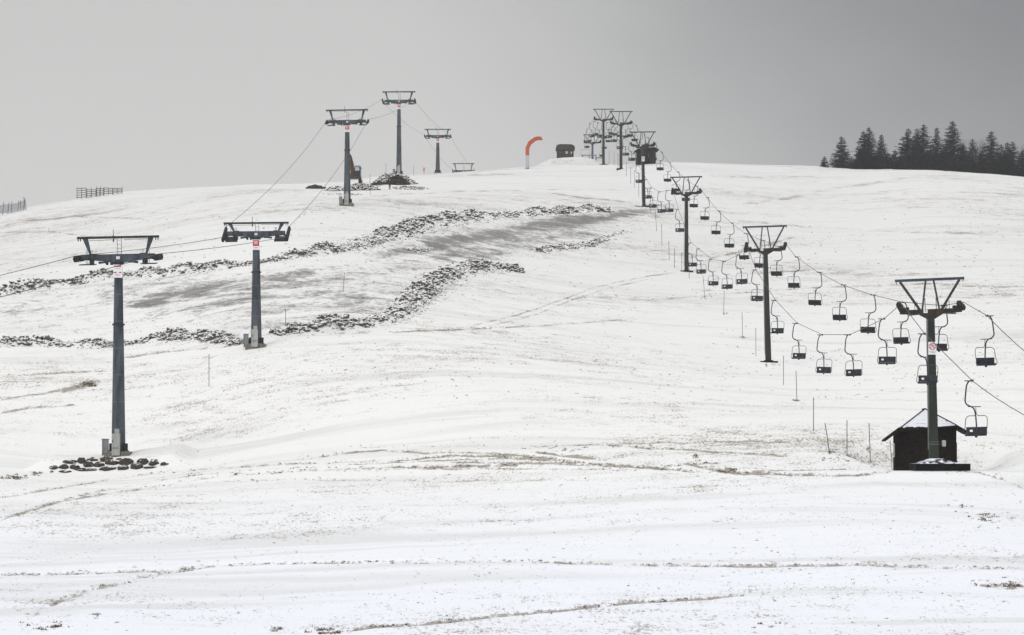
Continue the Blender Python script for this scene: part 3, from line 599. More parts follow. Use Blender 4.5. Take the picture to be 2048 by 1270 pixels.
def base(px, D): x = (px - 1024) * D / F; return Vector((x, D, H(x, D)))
GT = []
for px, D, ybeam, ybar, lab, kw in [
  (-612,120,700,660,'grey lift tower standing outside the left frame edge',dict(sign=None)),
  (237,196,514,474.5,'tall grey lift tower at far left standing on a low ring of dark stones',dict(sign='bands',roll=R(1.2),pitch=.10)),
  (512.5,247,467,446,'grey lift tower behind the clod bank, second from the left, with upright wheel trains',dict(sign='red',roll=R(.6),pitch=.42)),
  (694.5,382,243,220,'grey lift tower standing in front of the excavator',dict(sign='red',roll=R(1),pitch=.2)),
  (798,487,202,183.5,'tallest grey lift tower on the skyline behind the spoil heap',dict(sign='red',roll=R(.5),pitch=-.05)),
  (875.5,606,272,258.5,'small grey lift tower on the skyline beside the round red signs',dict(sign='red',cabinet=False,pitch=.0)),
  (927,730,342,327,'faint grey lift tower head peeking over the crest in the fog',dict(sign=None,cabinet=False,pitch=-.1))]:
    b = base(px, D); zb = (HY - ybeam) * D / F; zt = (HY - ybar) * D / F
    GT.append((px, D, zb, grey_tower(b, zb - b.z, zt - zb, lab, **kw)))

# ------------------------------------------------------------------ green towers (right lift)
def prohib_sign(t, x, y, z, s=1.0):
    m = MB(); m.box((x, y, z), (.52 * s, .03, .82 * s)); sp = m.build('prohibition_sign', M['white'], t)
    m = MB(); n = 28; zc = z + .12 * s; ri, ro = .185 * s, .228 * s; vs = []; fs = []
    for k in range(n):
        a = k * 2 * math.pi / n; vs += [(x + math.cos(a) * ri, y - .02, zc + math.sin(a) * ri), (x + math.cos(a) * ro, y - .02, zc + math.sin(a) * ro)]
    for k in range(n): a, b = 2 * k, 2 * ((k + 1) % n); fs.append((a, a + 1, b + 1, b))
    m.add(vs, fs); m.box((x, y - .022, zc), (.38 * s, .006, .045 * s), (0, R(42), 0)); m.build('red_ring', M['red'], sp)
    m = MB(); m.tube([(x - .13 * s, y - .02, zc - .02 * s), (x - .11 * s, y - .02, zc - .09 * s), (x - .05 * s, y - .02, zc - .13 * s)], .02 * s, 5)
    m.tube([(x - .06 * s, y - .02, zc + .12 * s), (x + .02 * s, y - .02, zc + .1 * s), (x + .07 * s, y - .02, zc + .03 * s), (x + .14 * s, y - .02, zc + .02 * s)], .02 * s, 5); m.build('pictogram', M['black_print'], sp)
    m = MB(); m.box((x, y - .02, z - .20 * s), (.42 * s, .006, .022 * s)); m.build('small_print', M['grey_print'], sp); m = MB(); m.box((x + .02, y - .02, z - .28 * s), (.3 * s, .006, .03 * s)); m.build('small_print', M['grey_print'], sp)
def green_tower(loc, hb, gap, label, roll=0.0, lean=0.0, pitch=(.3, .3), mast='olive', plinth='small', sign=None, plate=True):
    t = thing('lift_tower', label, 'lift tower', loc, 0, 'green towers of the chairlift')
    tx = lean
    m = MB(); a0, a1 = .29, .205
    vs = [(x * a0, y * a0, -.5) for x, y in ((-1, -1), (1, -1), (1, 1), (-1, 1))] + [(tx + x * a1, y * a1, hb - .3) for x, y in ((-1, -1), (1, -1), (1, 1), (-1, 1))]
    m.add(vs, [(3, 2, 1, 0), (4, 5, 6, 7), (0, 1, 5, 4), (1, 2, 6, 5), (2, 3, 7, 6), (3, 0, 4, 7)]); ms = m.build('mast', M[mast], t, bevel=.02)
    for k in (.28, .62): m = MB(); zz = hb * k; m.box((tx * k, 0, zz), (2 * (a0 + (a1 - a0) * k) + .025, 2 * (a0 + (a1 - a0) * k) + .025, .05)); m.build('joint_band', M['rust'], ms)
    m = MB(); m.prism([(tx - 2.0, hb + .12), (tx - 2.0, hb - .14), (tx - .8, hb - .20), (tx - .23, hb - .52), (tx + .23, hb - .52), (tx + .8, hb - .20), (tx + 2.0, hb - .14), (tx + 2.0, hb + .12)], -.16, .16)
    m.build('yoke', M['rust'], t, bevel=.015)
    m = MB(); m.box((tx, 0, hb + gap), (4.48, .16, .17))
    for s in (-1, 1):
        for q in (.04, .27): m.box((tx + s * (2.2 - q), 0, hb + gap - .14), (.04, .05, .16))
    m.build('top_bar', M['blue_steel'], t)
    for s in (-1, 1):
        m = MB(); m.bar((tx + s * 1.92, 0, hb + gap - .08), (tx + s * .66, 0, hb + .02), .15); m.build('outer_strut', M['strut_dark'], t)
        m = MB(); m.bar((tx + s * .26, .02, hb + gap - .08), (tx + s * .56, .02, hb + .05), .11); m.build('inner_strut', M['blue_steel'], t)
        a, w = sheave_train(s, pitch[0 if s < 0 else 1], 4, 1.35, .2, .24)
        sh = a.build('sheave_assembly', M['rust'], t); sh.location = (tx + s * 1.96, 0, hb + .28)
        [q.build('wheel', M['rubber'], sh) for q in w]
        m = MB(); m.bar((tx + s * 1.75, 0, hb + .02), (tx + s * 1.75, 0, hb + .3), .12); m.box((tx + s * 1.55, 0, hb + .2), (.14, .3, .2)); m.cyl((tx + s * 1.6, -.1, hb + .12), .1, .12, 'y', 8)
        m.build('sheave_bracket', M['rust'], t)
        m = MB(); m.box((tx + s * 1.15, -.42, hb - .22), (.75, .5, .06), (0, R(4) * s, 0)); m.box((tx + s * 1.15, -.42, hb - .17), (.8, .03, .04)); m.build('walkway', M['blue_steel'], t)
        m = MB(); x = tx + s * .95; m.tube([(x, -.5, hb - .2), (x, -.5, hb + .62), (x + .16 * s, -.5, hb + .62), (x + .16 * s, -.5, hb - .2)], .018, 5); m.build('handrail', M['galv_dark'], t); m = MB(); m.bar((tx + s * .36, 0, hb + .1), (tx + s * .36, 0, hb + .85), .04); m.build('guide_post', M['galv_dark'], t)
    m = MB()
    for s in (0, 1): m.bar((tx * 0 - a0 - .07, -.12 + s * .24, .8), (tx - a1 - .07, -.12 + s * .24, hb - .3), .03)
    for k in range(int(hb / .34)): q = (k + 2.5) * .34 / hb; m.bar((tx * q - a0 + (a0 - a1) * q - .07, -.12, q * hb), (tx * q - a0 + (a0 - a1) * q - .07, .12, q * hb), .022) if q < .96 else None
    m.build('ladder', M['mid_box'], t)
    if plate:
        m = MB(); m.box((tx - .38, -.19, hb - .03), (.27, .03, .22)); pl = m.build('number_plate', M['white'], t); text_mesh('4', .18, M['black_print'], pl, (tx - .38, -.212, hb - .02), 'number')
    if plinth == 'big':
        m = MB(); m.box((.35, 0, -.33), (3.5, 3.0, .46)); pb = m.build('plinth', M['plinth'], t, bevel=.03)
        m = MB(); m.box((.15, 0, .06), (2.6, 2.4, .34), top=.34); m.build('plinth_top', M['plinth'], pb)
        m = MB(); m.box((.62, -.1, 1.2), (.24, .3, .42)); m.build('cable_box', M['grey_box'], t, bevel=.05)
        m = MB(); m.box((.0, 0, 1.15), (.62, .62, .03)); m.box((0, 0, 1.3), (.62, .62, .02)); m.build('strap', M['mid_box'], t)
    else:
        m = MB(); m.box((0, 0, -.06), (1.75, 1.5, .26)); m.box((0, 0, .1), (.9, .9, .12)); m.build('plinth', M['plinth'], t)
    if sign: q = sign / hb; prohib_sign(t, tx * q, -(a0 + (a1 - a0) * q) - .04, sign)
    for ch in t.children:
        if ch.name.split('.')[0] in ('yoke', 'top_bar', 'outer_strut', 'inner_strut', 'sheave_assembly', 'sheave_bracket', 'walkway', 'handrail', 'guide_post'):
            ch.matrix_local = Matrix.Translation((tx, 0, hb)) @ Matrix.Rotation(-roll, 4, 'Y') @ Matrix.Translation((-tx, 0, -hb)) @ ch.matrix_local
    return t
RT = []
for px, D, ybeam, ybar, lab, kw in [
  (2554,95,948,890,'green chairlift tower standing outside the right frame edge',{}),
  (1868,165,622,559,'nearest and largest green chairlift tower, beside the dark wooden hut',dict(plinth='big',sign=7.35,roll=R(2.4),lean=-.2,pitch=(.35,.25))),
  (1537,258,499,453,'second nearest green chairlift tower, on a small snowy mound',dict(roll=R(1.8),lean=-.3,pitch=(-.45,-.25))),
  (1373,355,386,354,'third green chairlift tower up the slope, at the top of the wheel ruts',dict(roll=R(1.5),pitch=(-.35,.3))),
  (1288,433,291,264,'fourth green chairlift tower, with a prohibition sign, before the small upper hut',dict(sign=8.1,roll=R(.8),lean=-.2,pitch=(.3,.3))),
  (1242,493,247,223,'fifth green chairlift tower, on the crest against the sky',dict(pitch=(.1,.3))),
  (1207,553,239,218.5,'sixth green chairlift tower, rising on the crest behind the fifth one',dict(pitch=(-.2,-.2))),
  (1185,615,285,269.5,'short last lift tower with a blue mast right of the upper cabin',dict(mast='blue',pitch=(-.2,-.2)))]:
    b = base(px, D); b.z = max(b.z, (HY - 924) * D / F) if D == 165 else b.z; zb = (HY - ybeam) * D / F; zt = (HY - ybar) * D / F
    RT.append((px, D, zb, green_tower(b, zb - b.z, zt - zb, lab, **kw)))

# ------------------------------------------------------------------ chairs
def make_chair():
    t = thing('lift_chair', 'x', 'lift chair', group='empty double chairs hanging on the chairlift rope')
    m = MB(); m.tube([(0, 0, -.02), (-.11, 0, -.23), (-.15, 0, -.45), (-.18, 0, -.71), (-.22, 0, -1.05), (-.20, 0, -1.18), (-.145, 0, -1.28), (-.04, 0, -1.35), (.065, 0, -1.39), (.17, 0, -1.44), (.25, 0, -1.52), (.31, 0, -1.68), (.35, 0, -2.0), (.37, -.02, -2.52), (.37, 0, -3.05)], .042, 8); m.build('hanger', M['chair_steel'], t, True)
    m = MB(); m.box((0, 0, .01), (.44, .07, .055)); m.box((.19, 0, .02), (.11, .34, .11)); m.cyl((0, 0, -.02), .06, .1, 'y', 8); m.build('grip', M['chair_steel'], t)
    m = MB(); m.bar((-.06, .1, -1.40), (.66, .1, -1.42), .045); m.bar((.37, .06, -1.42), (.38, .02, -1.8), .03); m.build('footrest', M['chair_steel'], t)
    m = MB(); m.tube([(.33, .02, -1.80), (.40, .02, -1.82), (.47, .03, -1.915), (.87, .05, -1.915), (.98, .08, -2.0), (1.01, .12, -2.12), (.985, .15, -2.55), (1.0, .35, -2.7), (1.01, .42, -2.9), (.9, .1, -2.93)], .021, 6)
    m.tube([(.33, .02, -1.915), (-.03, .05, -1.915), (-.14, .08, -1.99), (-.19, .12, -2.10), (-.23, .15, -2.55), (-.26, .35, -2.72), (-.25, .42, -2.9), (-.15, .1, -2.93)], .021, 6); m.build('frame', M['chair_steel'], t, True)
    for s, (x0, x1) in enumerate(((-.20, .33), (.42, .94))):
        m = MB(); m.box(((x0 + x1) / 2, -.02, -2.73), (x1 - x0, .07, .40), (R(-7), 0, 0)); b = m.build('backrest', M['chair_pad'], t, bevel=.02)
        if s == 0:
            m = MB(); m.box((.06, -.065, -2.74), (.155, .012, .115), (R(-7), 0, 0)); m.build('number_plate', M['white'], b)
        m = MB(); m.box(((x0 + x1) / 2, .26, -2.95), (x1 - x0, .50, .07), (R(4), 0, 0)); m.build('seat', M['chair_pad'], t, bevel=.02)
    m = MB(); m.box((.37, .0, -2.74), (.10, .05, .40)); m.box((.36, .26, -3.0), (1.12, .04, .05)); m.box((.36, .02, -3.0), (1.14, .05, .05)); m.box((.37, .5, -2.99), (1.1, .05, .035)); m.cyl((.36, .1, -3.06), .06, .2, 'y', 8); m.build('seat_frame', M['galv_dark'], t)
    return t
LEFT = [(1937,762),(1843,668),(1763,638),(1695,670),(1640,670),(1590,647),(1547,601),(1508,540),(1475,510),(1447,523),(1420,519),(1395,498),(1379,486),(1354,419),
        (1334,381),(1318,384),(1301,376),(1291,359),(1274,329),(1260,286),(1247,277),(1236,265),(1225,252),(1214,245),(1205,247),(1196,246),(1188,243),(1180,247),(1174,258),(1170,270)]
RIGHT = [(1980,632),(1889,612),(1810,605),(1747,590),(1688,570),(1640,545),(1595,514),(1560,494),(1527,481),(1493,467),(1465,446),(1439,422),(1416,395),(1394,372),(1377,361),(1357,344),(1340,325.5),(1324,304),
         (1311,286),(1296,275),(1283,264),(1273,251),(1264,243),(1254,246),(1243,245),(1233,243),(1226,242),(1219,258),(1211,272),(1207,288)]
ORD = ['first','second','third','fourth','fifth','sixth','seventh','eighth','ninth','tenth']
TN = ['nearest','second nearest','third','fourth','fifth','sixth','last blue']
TD = [165, 258, 355, 433, 493, 553, 615]
chair0 = make_chair(); used = False
def sagz(p): return p
ropeL, ropeR = [], []
for side, pts, D0, rz, sgn, rope in (('left', LEFT, 140, 0, 1, ropeL), ('right', RIGHT, 155.5, math.pi, -1, ropeR)):
    cnt = {}
    for i, (px, py) in enumerate(pts):
        D = D0 + 15.8 * i; p = at(px, py, D)
        c = chair0 if not used else copy_tree(chair0); used = True
        c.location = p; c.rotation_euler = (R(random.uniform(-3, 3)), R(random.uniform(-2, 2)), rz + R(random.uniform(-6, 6)))
        k = sum(1 for d in TD if d < D); cnt[k] = cnt.get(k, 0) + 1; view = 'back' if side == 'left' else 'front'
        c['label'] = 'empty double chair, %s view, %s on the %s rope above the %s green tower' % (view, ORD[cnt[k] - 1], side, TN[k - 1] if k else '')
        if k == 0: c['label'] = ['empty double chair hanging right of the dark hut roof', 'empty double chair hanging in front of the nearest green mast below its sign'][i] if side == 'left' else 'empty double chair near the right frame edge, front view, right of the nearest green tower'
        rope.append((D, Vector((p.x + .19 * sgn, p.y, p.z + .03))))
def rope_obj(lines, r, label):
    m = MB()
    for l in lines: m.tube(l, r, 6)
    o = m.build('haul_rope', M['rope'], None, True); tag(o, label, 'rope')
for k, (px, D, zb, t) in enumerate(RT):
    for s, rope in ((-1, ropeL), (1, ropeR)):
        lean = {0: 0, 1: -.2, 2: -.3, 4: -.2}.get(k, 0); x = t.location.x + lean + s * 1.96; ro = {1: R(2.4), 2: R(1.8), 3: R(1.5), 4: R(.8)}.get(k, 0)
        z = zb + .28 + .17 + .02 + s * 1.96 * math.sin(ro)
        for dy in (-.65, 0, .65) if k < 7 else (0,): rope.append((D + dy, Vector((x, D + dy, z))))
def sagged(rope):
    rope.sort(key=lambda q: q[0]); P = [q[1] for q in rope]; out = [P[0]]
    for a, b in zip(P[:-1], P[1:]):
        if b.y - a.y > 20:
            for k in range(1, 14): t = k / 14; q = a.lerp(b, t); q.z -= 4 * t * (1 - t) * .0022 * (b.y - a.y) ** 2 / 4; out.append(q)
        out.append(b)
    return out
rope_obj([sagged(ropeL), sagged(ropeR)], .024, 'thin dark haul rope of the right chairlift, carrying all the chairs up the slope')
LR = []
for s in (-1, 1):
    P = []
    for k, (px, D, zb, t) in enumerate(GT):
        x = t.location.x + s * 3.08; z = zb + .17 + s * 3.08 * math.sin({1: R(1.2), 2: R(.6), 3: R(1), 4: R(.5)}.get(k, 0))
        pit = {1: .10, 2: .42, 3: .2, 4: -.05, 5: 0, 6: -.1}.get(k, 0)
        for dy in (-1.4, 0, 1.4): P.append(Vector((x, D + dy, z + dy * math.tan(pit))))
    out = [P[0]]
    for a, b in zip(P[:-1], P[1:]):
        L_ = b.y - a.y
        if L_ > 20:
            for k in range(1, 20): t = k / 20; q = a.lerp(b, t); q.z -= 4 * t * (1 - t) * (L_ ** 2) * 0.00006; out.append(q)
        out.append(b)
    LR.append(out)
rope_obj(LR, .024, 'dark haul rope of the left lift, bare of chairs, running over the grey towers')

# ------------------------------------------------------------------ huts
def hut(loc, rz, w, d, hw_l, hw_r, apex, over, label, roofm, wallm, near=True):
    t = thing('wooden_hut', label, 'hut', loc, rz); hw = w / 2
    slope_r = (apex - hw_r) / (hw + over); slope_l = (apex - hw_l) / (hw + over)
    zl = apex - slope_l * hw; zr = apex - slope_r * hw
    zc = apex - (apex - hw_l) * .70 * .54 - .1; fl = (apex - zc) / slope_l; fr_ = (apex - zc) / slope_r
    m = MB(); m.prism([(-hw, -.5), (hw, -.5), (hw, zr - .12), (fr_, zc - .12), (-fl, zc - .12), (-hw, zl - .12)], 0, d); m.build('wall', M[wallm], t)
    # roof: two slabs and a half hip at the front
    yo = -over * .9; yh = yo; cut = .70; th = .12; e = hw + over
    hl = (-e * cut, apex - slope_l * e * cut); hr = (e * cut * 1.02, apex - slope_r * e * cut * 1.02); ya = .75
    def slab(pts):
        lo = [Vector(p) - Vector((0, 0, th)) for p in pts]; n = len(pts)
        return [Vector(p) for p in pts] + lo, [tuple(range(n)), tuple(range(n, 2 * n))[::-1]] + [(i, i + n, (i + 1) % n + n, (i + 1) % n) for i in range(n)]
    m = MB()
    m.add(*slab([(0, ya, apex), (hl[0], yo, hl[1]), (-e, yo, hw_l), (-e, d + over, hw_l), (0, d + over, apex)]))
    m.add(*slab([(0, ya, apex), (0, d + over, apex), (e, d + over, hw_r), (e, yo, hw_r), (hr[0], yo, hr[1])]))
    m.add(*slab([(0, ya, apex + .003), (hr[0], yo - .01, hr[1] + .003), (hl[0], yo - .01, hl[1] + .003)]))
    rf = m.build('roof', M[roofm], t)
    m = MB(); m.bar((0, ya, apex + .03), (hl[0], yo, hl[1] + .03), .06); m.bar((0, ya, apex + .03), (hr[0], yo, hr[1] + .03), .06); m.bar((0, ya, apex + .02), (0, d + over, apex + .02), .08)
    m.bar((hl[0], yo, hl[1] - .02), (-e, yo, hw_l - .02), .13); m.bar((hr[0], yo, hr[1] - .02), (e, yo, hw_r - .02), .13); m.bar((hl[0], yo - .02, hl[1] - .05), (hr[0], yo - .02, hr[1] - .05), .12); m.build('bargeboard', M[wallm], rf)
    m = MB(); m.box((.1, -.03, .95), (.92, .05, 1.9)); dr = m.build('door', M[wallm], t); m = MB(); m.box((.46, -.07, 1.0), (.05, .03, .28)); m.build('door_handle', M['white'] if near else M['grey_box'], dr)
    m = MB(); m.box((-hw - .03, 1.3, 1.25), (.05, .9, .95)); wn = m.build('window', M['white'], t); m = MB(); m.box((-hw - .06, 1.3, 1.25), (.02, .74, .8)); m.build('pane', M['glass'], wn)
    for x in (-hw, hw): m = MB(); m.box((x * .99, -.05, .8), (.1, .1, 1.9)); m.build('corner_post', M[wallm], t)
    m = MB(); m.box((-.75, -.035, 1), (.06, .05, 1.9)); m.build('batten', M[wallm], t)
    return t
g = base(1852, 169.5); g.z = (HY - 938) * 169.5 / F
near_hut = hut(g, R(-5), 4.0, 2.7, 1.95, 2.45, 4.0, .72, 'dark wooden hut with a snowy pyramid roof behind the nearest green tower', 'hut_roof', 'hut_wood')
b = ground_at(1784.5, 939); m = MB(); m.tube([(b.x, b.y, b.z - .2), (b.x - .13, b.y + .1, b.z + 2.0)], .032, 6)
tag(m.build('drain_pipe', M['grey_box'], None), 'thin pale pole leaning under the left eave of the dark hut', 'pole')
g = base(1292.5, 490); g.z = (HY - 322) * 490 / F
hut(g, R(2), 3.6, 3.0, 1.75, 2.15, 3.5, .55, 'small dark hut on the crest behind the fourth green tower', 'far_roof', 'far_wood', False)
def cabin():
    g = base(1130.5, 563); t = thing('wooden_cabin', 'small flat-topped cabin with two windows on the snowy mound', 'cabin', (g.x, g.y, g.z), 0)
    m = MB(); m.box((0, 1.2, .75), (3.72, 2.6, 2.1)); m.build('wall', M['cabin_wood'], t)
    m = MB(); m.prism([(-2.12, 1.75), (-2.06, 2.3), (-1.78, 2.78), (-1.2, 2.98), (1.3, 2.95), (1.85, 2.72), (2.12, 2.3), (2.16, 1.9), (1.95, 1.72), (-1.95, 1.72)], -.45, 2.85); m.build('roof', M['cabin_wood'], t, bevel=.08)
    for x, w, h in ((.32, .62, .66), (1.35, .4, .6)):
        m = MB(); m.box((x, -.13, 1.15 - (.66 - h) * .8), (w, .06, h)); wn = m.build('window', M['wood_grey'], t); m = MB(); m.box((x, -.17, 1.15 - (.66 - h) * .8), (w - .14, .03, h - .14)); m.build('pane', M['pane'], wn)
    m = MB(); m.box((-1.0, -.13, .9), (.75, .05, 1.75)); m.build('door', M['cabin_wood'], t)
    m = MB(); m.bar((-1.85, .2, 2.5), (-1.9, .2, 3.4), .05); m.build('antenna', M['wood_grey'], t)
cabin()
# top station frame beside the blue mast
def station():
    g = base(1178, 600); z = (HY - 318) * 600 / F; t = thing('top_station', 'low pale steel frame of the top station left of the blue mast', 'lift station', (g.x, g.y, z))
    k = 600 / F
    def X(px): return (px - 1178) * k
    def Z(py): return (318 - py) * k
    m = MB(); m.box((X(1178), 0, Z(310.5)), (31 * k, .6, .18)); m.build('beam', M['mid_box'], t)
    for px in (1165, 1178.5, 1192): m = MB(); m.box((X(px), 0, Z(314.5) - .3), (2.4 * k, .5, 7 * k + .6)); m.build('leg', M['mid_box'], t)
    m = MB(); m.tube([(X(1162), 0, Z(310)), (X(1162), 0, Z(301)), (X(1163.5), 0, Z(299.3)), (X(1178), 0, Z(299.3)), (X(1180), 0, Z(301)), (X(1180), 0, Z(310))], .03, 5); m.build('hoop', M['mid_box'], t)
    g = base(1200, 610); z = (HY - 320) * 610 / F; k = 610 / F; t = thing('loading_platform', 'low grey loading platform rail behind the sixth green tower foot', 'platform', (g.x, g.y, z))
    m = MB(); m.box((0, 0, (320 - 315.5) * k), (16 * k, .6, .25)); m.build('deck', M['mid_box'], t)
    for dx in (-.8, .8): m = MB(); m.box((dx, 0, .1), (.12, .4, 1.0)); m.build('leg', M['mid_box'], t)
station()

# ------------------------------------------------------------------ curved orange marker
def curved_marker():
    D = 500; k = D / F; g = ground_at(1055, 338); D = g.y; k = D / F; t = thing('curved_marker', 'tall curved orange and white post bending right over the crest', 'marker', g)
    cx = 1054.5
    C_ = [(1054.2, 337, 7.2), (1054.2, 311, 7.4), (1054.2, 296.5, 7.6), (1059.2, 286, 8.0), (1069, 278.4, 7.6), (1076, 276.6, 7.4), (1083.5, 277, 7.2)]
    def ring(i):
        p = Vector(((C_[i][0] - cx) * k, 0, (338 - C_[i][1]) * k)); a = C_[max(i - 1, 0)]; b = C_[min(i + 1, len(C_) - 1)]
        d = Vector(((b[0] - a[0]), 0, -(b[1] - a[1]))).normalized(); 
        if i == len(C_) - 1: d = Vector((1, 0, .45)).normalized()
        n_ = Vector((-d.z, 0, d.x)); w = C_[i][2] * k / 2
        return [p + n_ * w + Vector((0, -.3, 0)), p + n_ * w + Vector((0, .3, 0)), p - n_ * w + Vector((0, .3, 0)), p - n_ * w + Vector((0, -.3, 0))]
    for nm, lo, hi, mt in (('white_section', 0, 1, 'pale'), ('orange_section', 1, 6, 'orange')):
        vs = []; fs = []
        for i in range(lo, hi + 1): vs += ring(i)
        q = hi - lo
        for i in range(q):
            for j in range(4): a, b = i * 4 + j, i * 4 + (j + 1) % 4; fs.append((a, b, b + 4, a + 4))
        fs += [(0, 1, 2, 3), (q * 4, q * 4 + 1, q * 4 + 2, q * 4 + 3)]
        MB().add(vs, fs).build(nm, M[mt], t, bevel=.03)
    m = MB()
    for s in (-1, 1): m.bar((s * .34 - .03, -.33, -.3), (s * .34 - .03, -.33, .45), .05)
    m.bar((-.37, -.33, .03), (.31, -.33, .03), .05); m.build('base_frame', M['galv_dark'], t)
curved_marker()

# ------------------------------------------------------------------ marker posts
POSTS = [(1738,846,1741,922),(1694,840,1694,912),(1650,846,1660,908),(1627,795,1627,862),(1592,742,1594,803),(1567,711,1567,770),(1511.5,656,1512,712),(1484,625,1485.5,676),(1448.5,582,1447,630),(1406,551,1410,598),
 (1378.3,520,1378.5,557),(1363.3,505,1363.7,541),(1348.7,497,1349,535),(1337.5,482,1338.5,520.5),(1323,447,1324,493),(1310.3,419,1313.5,462.5),(1301,395,1301.5,425),(1277.4,352,1277.6,393.5),(1268.5,340,1269,375),(1261,334,1261.5,367),(1252.6,324,1252.8,353),(1235.7,307,1236,338),(1228,303,1228.2,331),(1218.7,302,1217.8,330)]
DESC = ['nearest, leaning beside the dark hut','second nearest, upright left of the dark hut','third nearest, leaning clearly to the left']
grp = 'thin marker posts beside the chairlift'
for i, (x0, y0, x1, y1) in enumerate(POSTS):
    g = ground_at(x1, y1); k = g.y / F; m = MB(); top = Vector(((x0 - x1) * k, 0, (y1 - y0) * k)); m.tube([(0, 0, -.3), top * .5, top], .03 + .006 * (i > 9), 6)
    o = m.build('marker_post', M['post'], None, True); o.location = g
    ORD2 = ORD + ['eleventh','twelfth','thirteenth','fourteenth','fifteenth','sixteenth','seventeenth','eighteenth','nineteenth','twentieth','twenty-first','twenty-second','twenty-third','twenty-fourth']
    tag(o, 'thin dark marker post, ' + (DESC[i] if i < 3 else '%s from the hut in the row left of the chairlift' % ORD2[i]), 'post', grp)
for x0, y0, x1, y1, lab in [(418,708,418,773,'thin marker post standing alone in the snow below the second grey tower'),(571,618,571.5,651,'thin marker post in front of the scraped strip right of the second grey tower'),(689,545,686,583,'thin crooked post standing in the scraped soil'),
  (98,455,98,464,'short stub post in the snow below the left slat fence'),(772,324,772,343,'thin post on top of the spoil heap'),(740,349,740,378,'thin post right of the excavator'),(827.5,330,827.5,349,'thin post on the crest right of the tallest grey tower'),(740.6,378,740.6,390,'thin short post in the snow in front of the small earth heap')]:
    g = ground_at(x1, y1) if lab.find('spoil') < 0 else Vector(((772 - 1024) * (GX.y + 3) / F, GX.y + 3, (HY - 346) * (GX.y + 3) / F)); k = g.y / F; m = MB(); m.tube([(0, 0, -.3), ((x0 - x1) * k, 0, (y1 - y0) * k)], .032, 6)
    o = m.build('marker_post', M['post'], None); o.location = g; tag(o, lab, 'post')
g = ground_at(848, 349); t = thing('disc_sign', 'two round red signs one above the other on a thin post on the crest', 'sign', g); k = g.y / F
m = MB(); m.bar((0, .05, -.2), (0, .05, 13 * k), .05); m.build('post', M['post'], t)
for z in (12.2, 8.2):
    m = MB(); m.cyl((0, 0, z * k), 1.8 * k, .04, 'y', 16); d_ = m.build('disc', M['red'], t); m = MB(); m.box((0, -.03, z * k), (2.0 * k, .02, .7 * k)); m.build('white_bar', M['white'], d_)

# ------------------------------------------------------------------ fences on the left crest
def slat_fence():
    k = 485 / F; x0p = 152; g = base(198, 485); t = thing('snow_fence', 'dark slatted snow fence of five panels on the left crest', 'fence', (g.x, g.y, 0))
    q = 7.877
    P = [(1208,1360,213,205,390,380),(1360,1510,228,232,378,368),(1510,1632,212,212,362,358),(1632,1775,198,212,350,340),(1775,1925,208,216,330,328)]
    def w(px, py): return ((px / q - 198) * k, (HY - (350 + py / q)) * k)
    for j, (a, b, ta, tb, ba, bb) in enumerate(P):
        m = MB(); yy = (j % 2) * .25
        for i in range(6):
            f = i / 5; (xa, za), (xb, zb_) = w(a, ta + (ba - ta) * f), w(b, tb + (bb - tb) * f); dx = xb - xa
            m.prism([(xa, za - .055), (xb, zb_ - .055), (xb, zb_ + .055), (xa, za + .055)], yy - .02, yy + .02)
        for c in (a + 4, (a + b) / 2, b - 4):
            f = (c - a) / (b - a); (xx, zt_), (_, zl_) = w(c, ta + (tb - ta) * f - 4), w(c, ba + (bb - ba) * f + 4); m.box((xx, yy + .05, (zt_ + zl_) / 2), (.10, .06, zt_ - zl_))
        m.build('panel', M['wood_grey'], t)
    for c, top, bot in ((1208,190,400),(1430,192,385),(1520,178,380),(1578,178,375),(1920,172,345)):
        (xx, zt_), (_, zl_) = w(c, top), w(c, bot); m = MB(); m.bar((xx, .35, zl_ - .3), (xx, .35, zt_), .08); m.build('post', M['wood_grey'], t)
slat_fence()
def net_fence():
    k = 455 / F; g = base(20, 455); t = thing('net_fence', 'grey safety net fence on leaning posts at the left edge', 'fence', (g.x, g.y, 0)); q = 7.877
    def w(px, py, dy=0): return Vector(((px / q - 20) * k, dy, (HY - (350 + py / q)) * k))
    PO = [(-160,430,-180,640),(-60,435,-75,630),(62,420,40,615),(140,435,122,605),(185,418,186,605),(293,405,280,592),(318,400,335,588),(372,348,400,565),(395,355,358,590),(392,360,424,570)]
    for a, b, c, d in PO: m = MB(); m.tube([w(c, d) - Vector((0, 0, .3)), w(a, b)], .045, 6); m.build('post', M['wood_grey'], t)
    m = MB(); top = [(-160,485),(0,478),(60,465),(140,460),(185,455),(290,440),(320,420),(395,400)]; bot = [(-160,625),(0,605),(60,600),(140,598),(185,592),(290,570),(320,560),(395,535)]
    tx = np.array(top, float); bx = np.array(bot, float); n_ = 90
    for i in range(n_):
        c = -160 + 555 * i / (n_ - 1); a = w(c, np.interp(c, tx[:, 0], tx[:, 1])); b = w(c + 3, np.interp(c, bx[:, 0], bx[:, 1])); m.bar(a, b, .024)
    for j in range(9):
        f = j / 8; pts = [w(c, np.interp(c, tx[:, 0], tx[:, 1]) * (1 - f) + np.interp(c, bx[:, 0], bx[:, 1]) * f) for c in np.linspace(-160, 395, 24)]; m.tube(pts, .016, 4)
    m.build('net', M['net'], t)
net_fence()

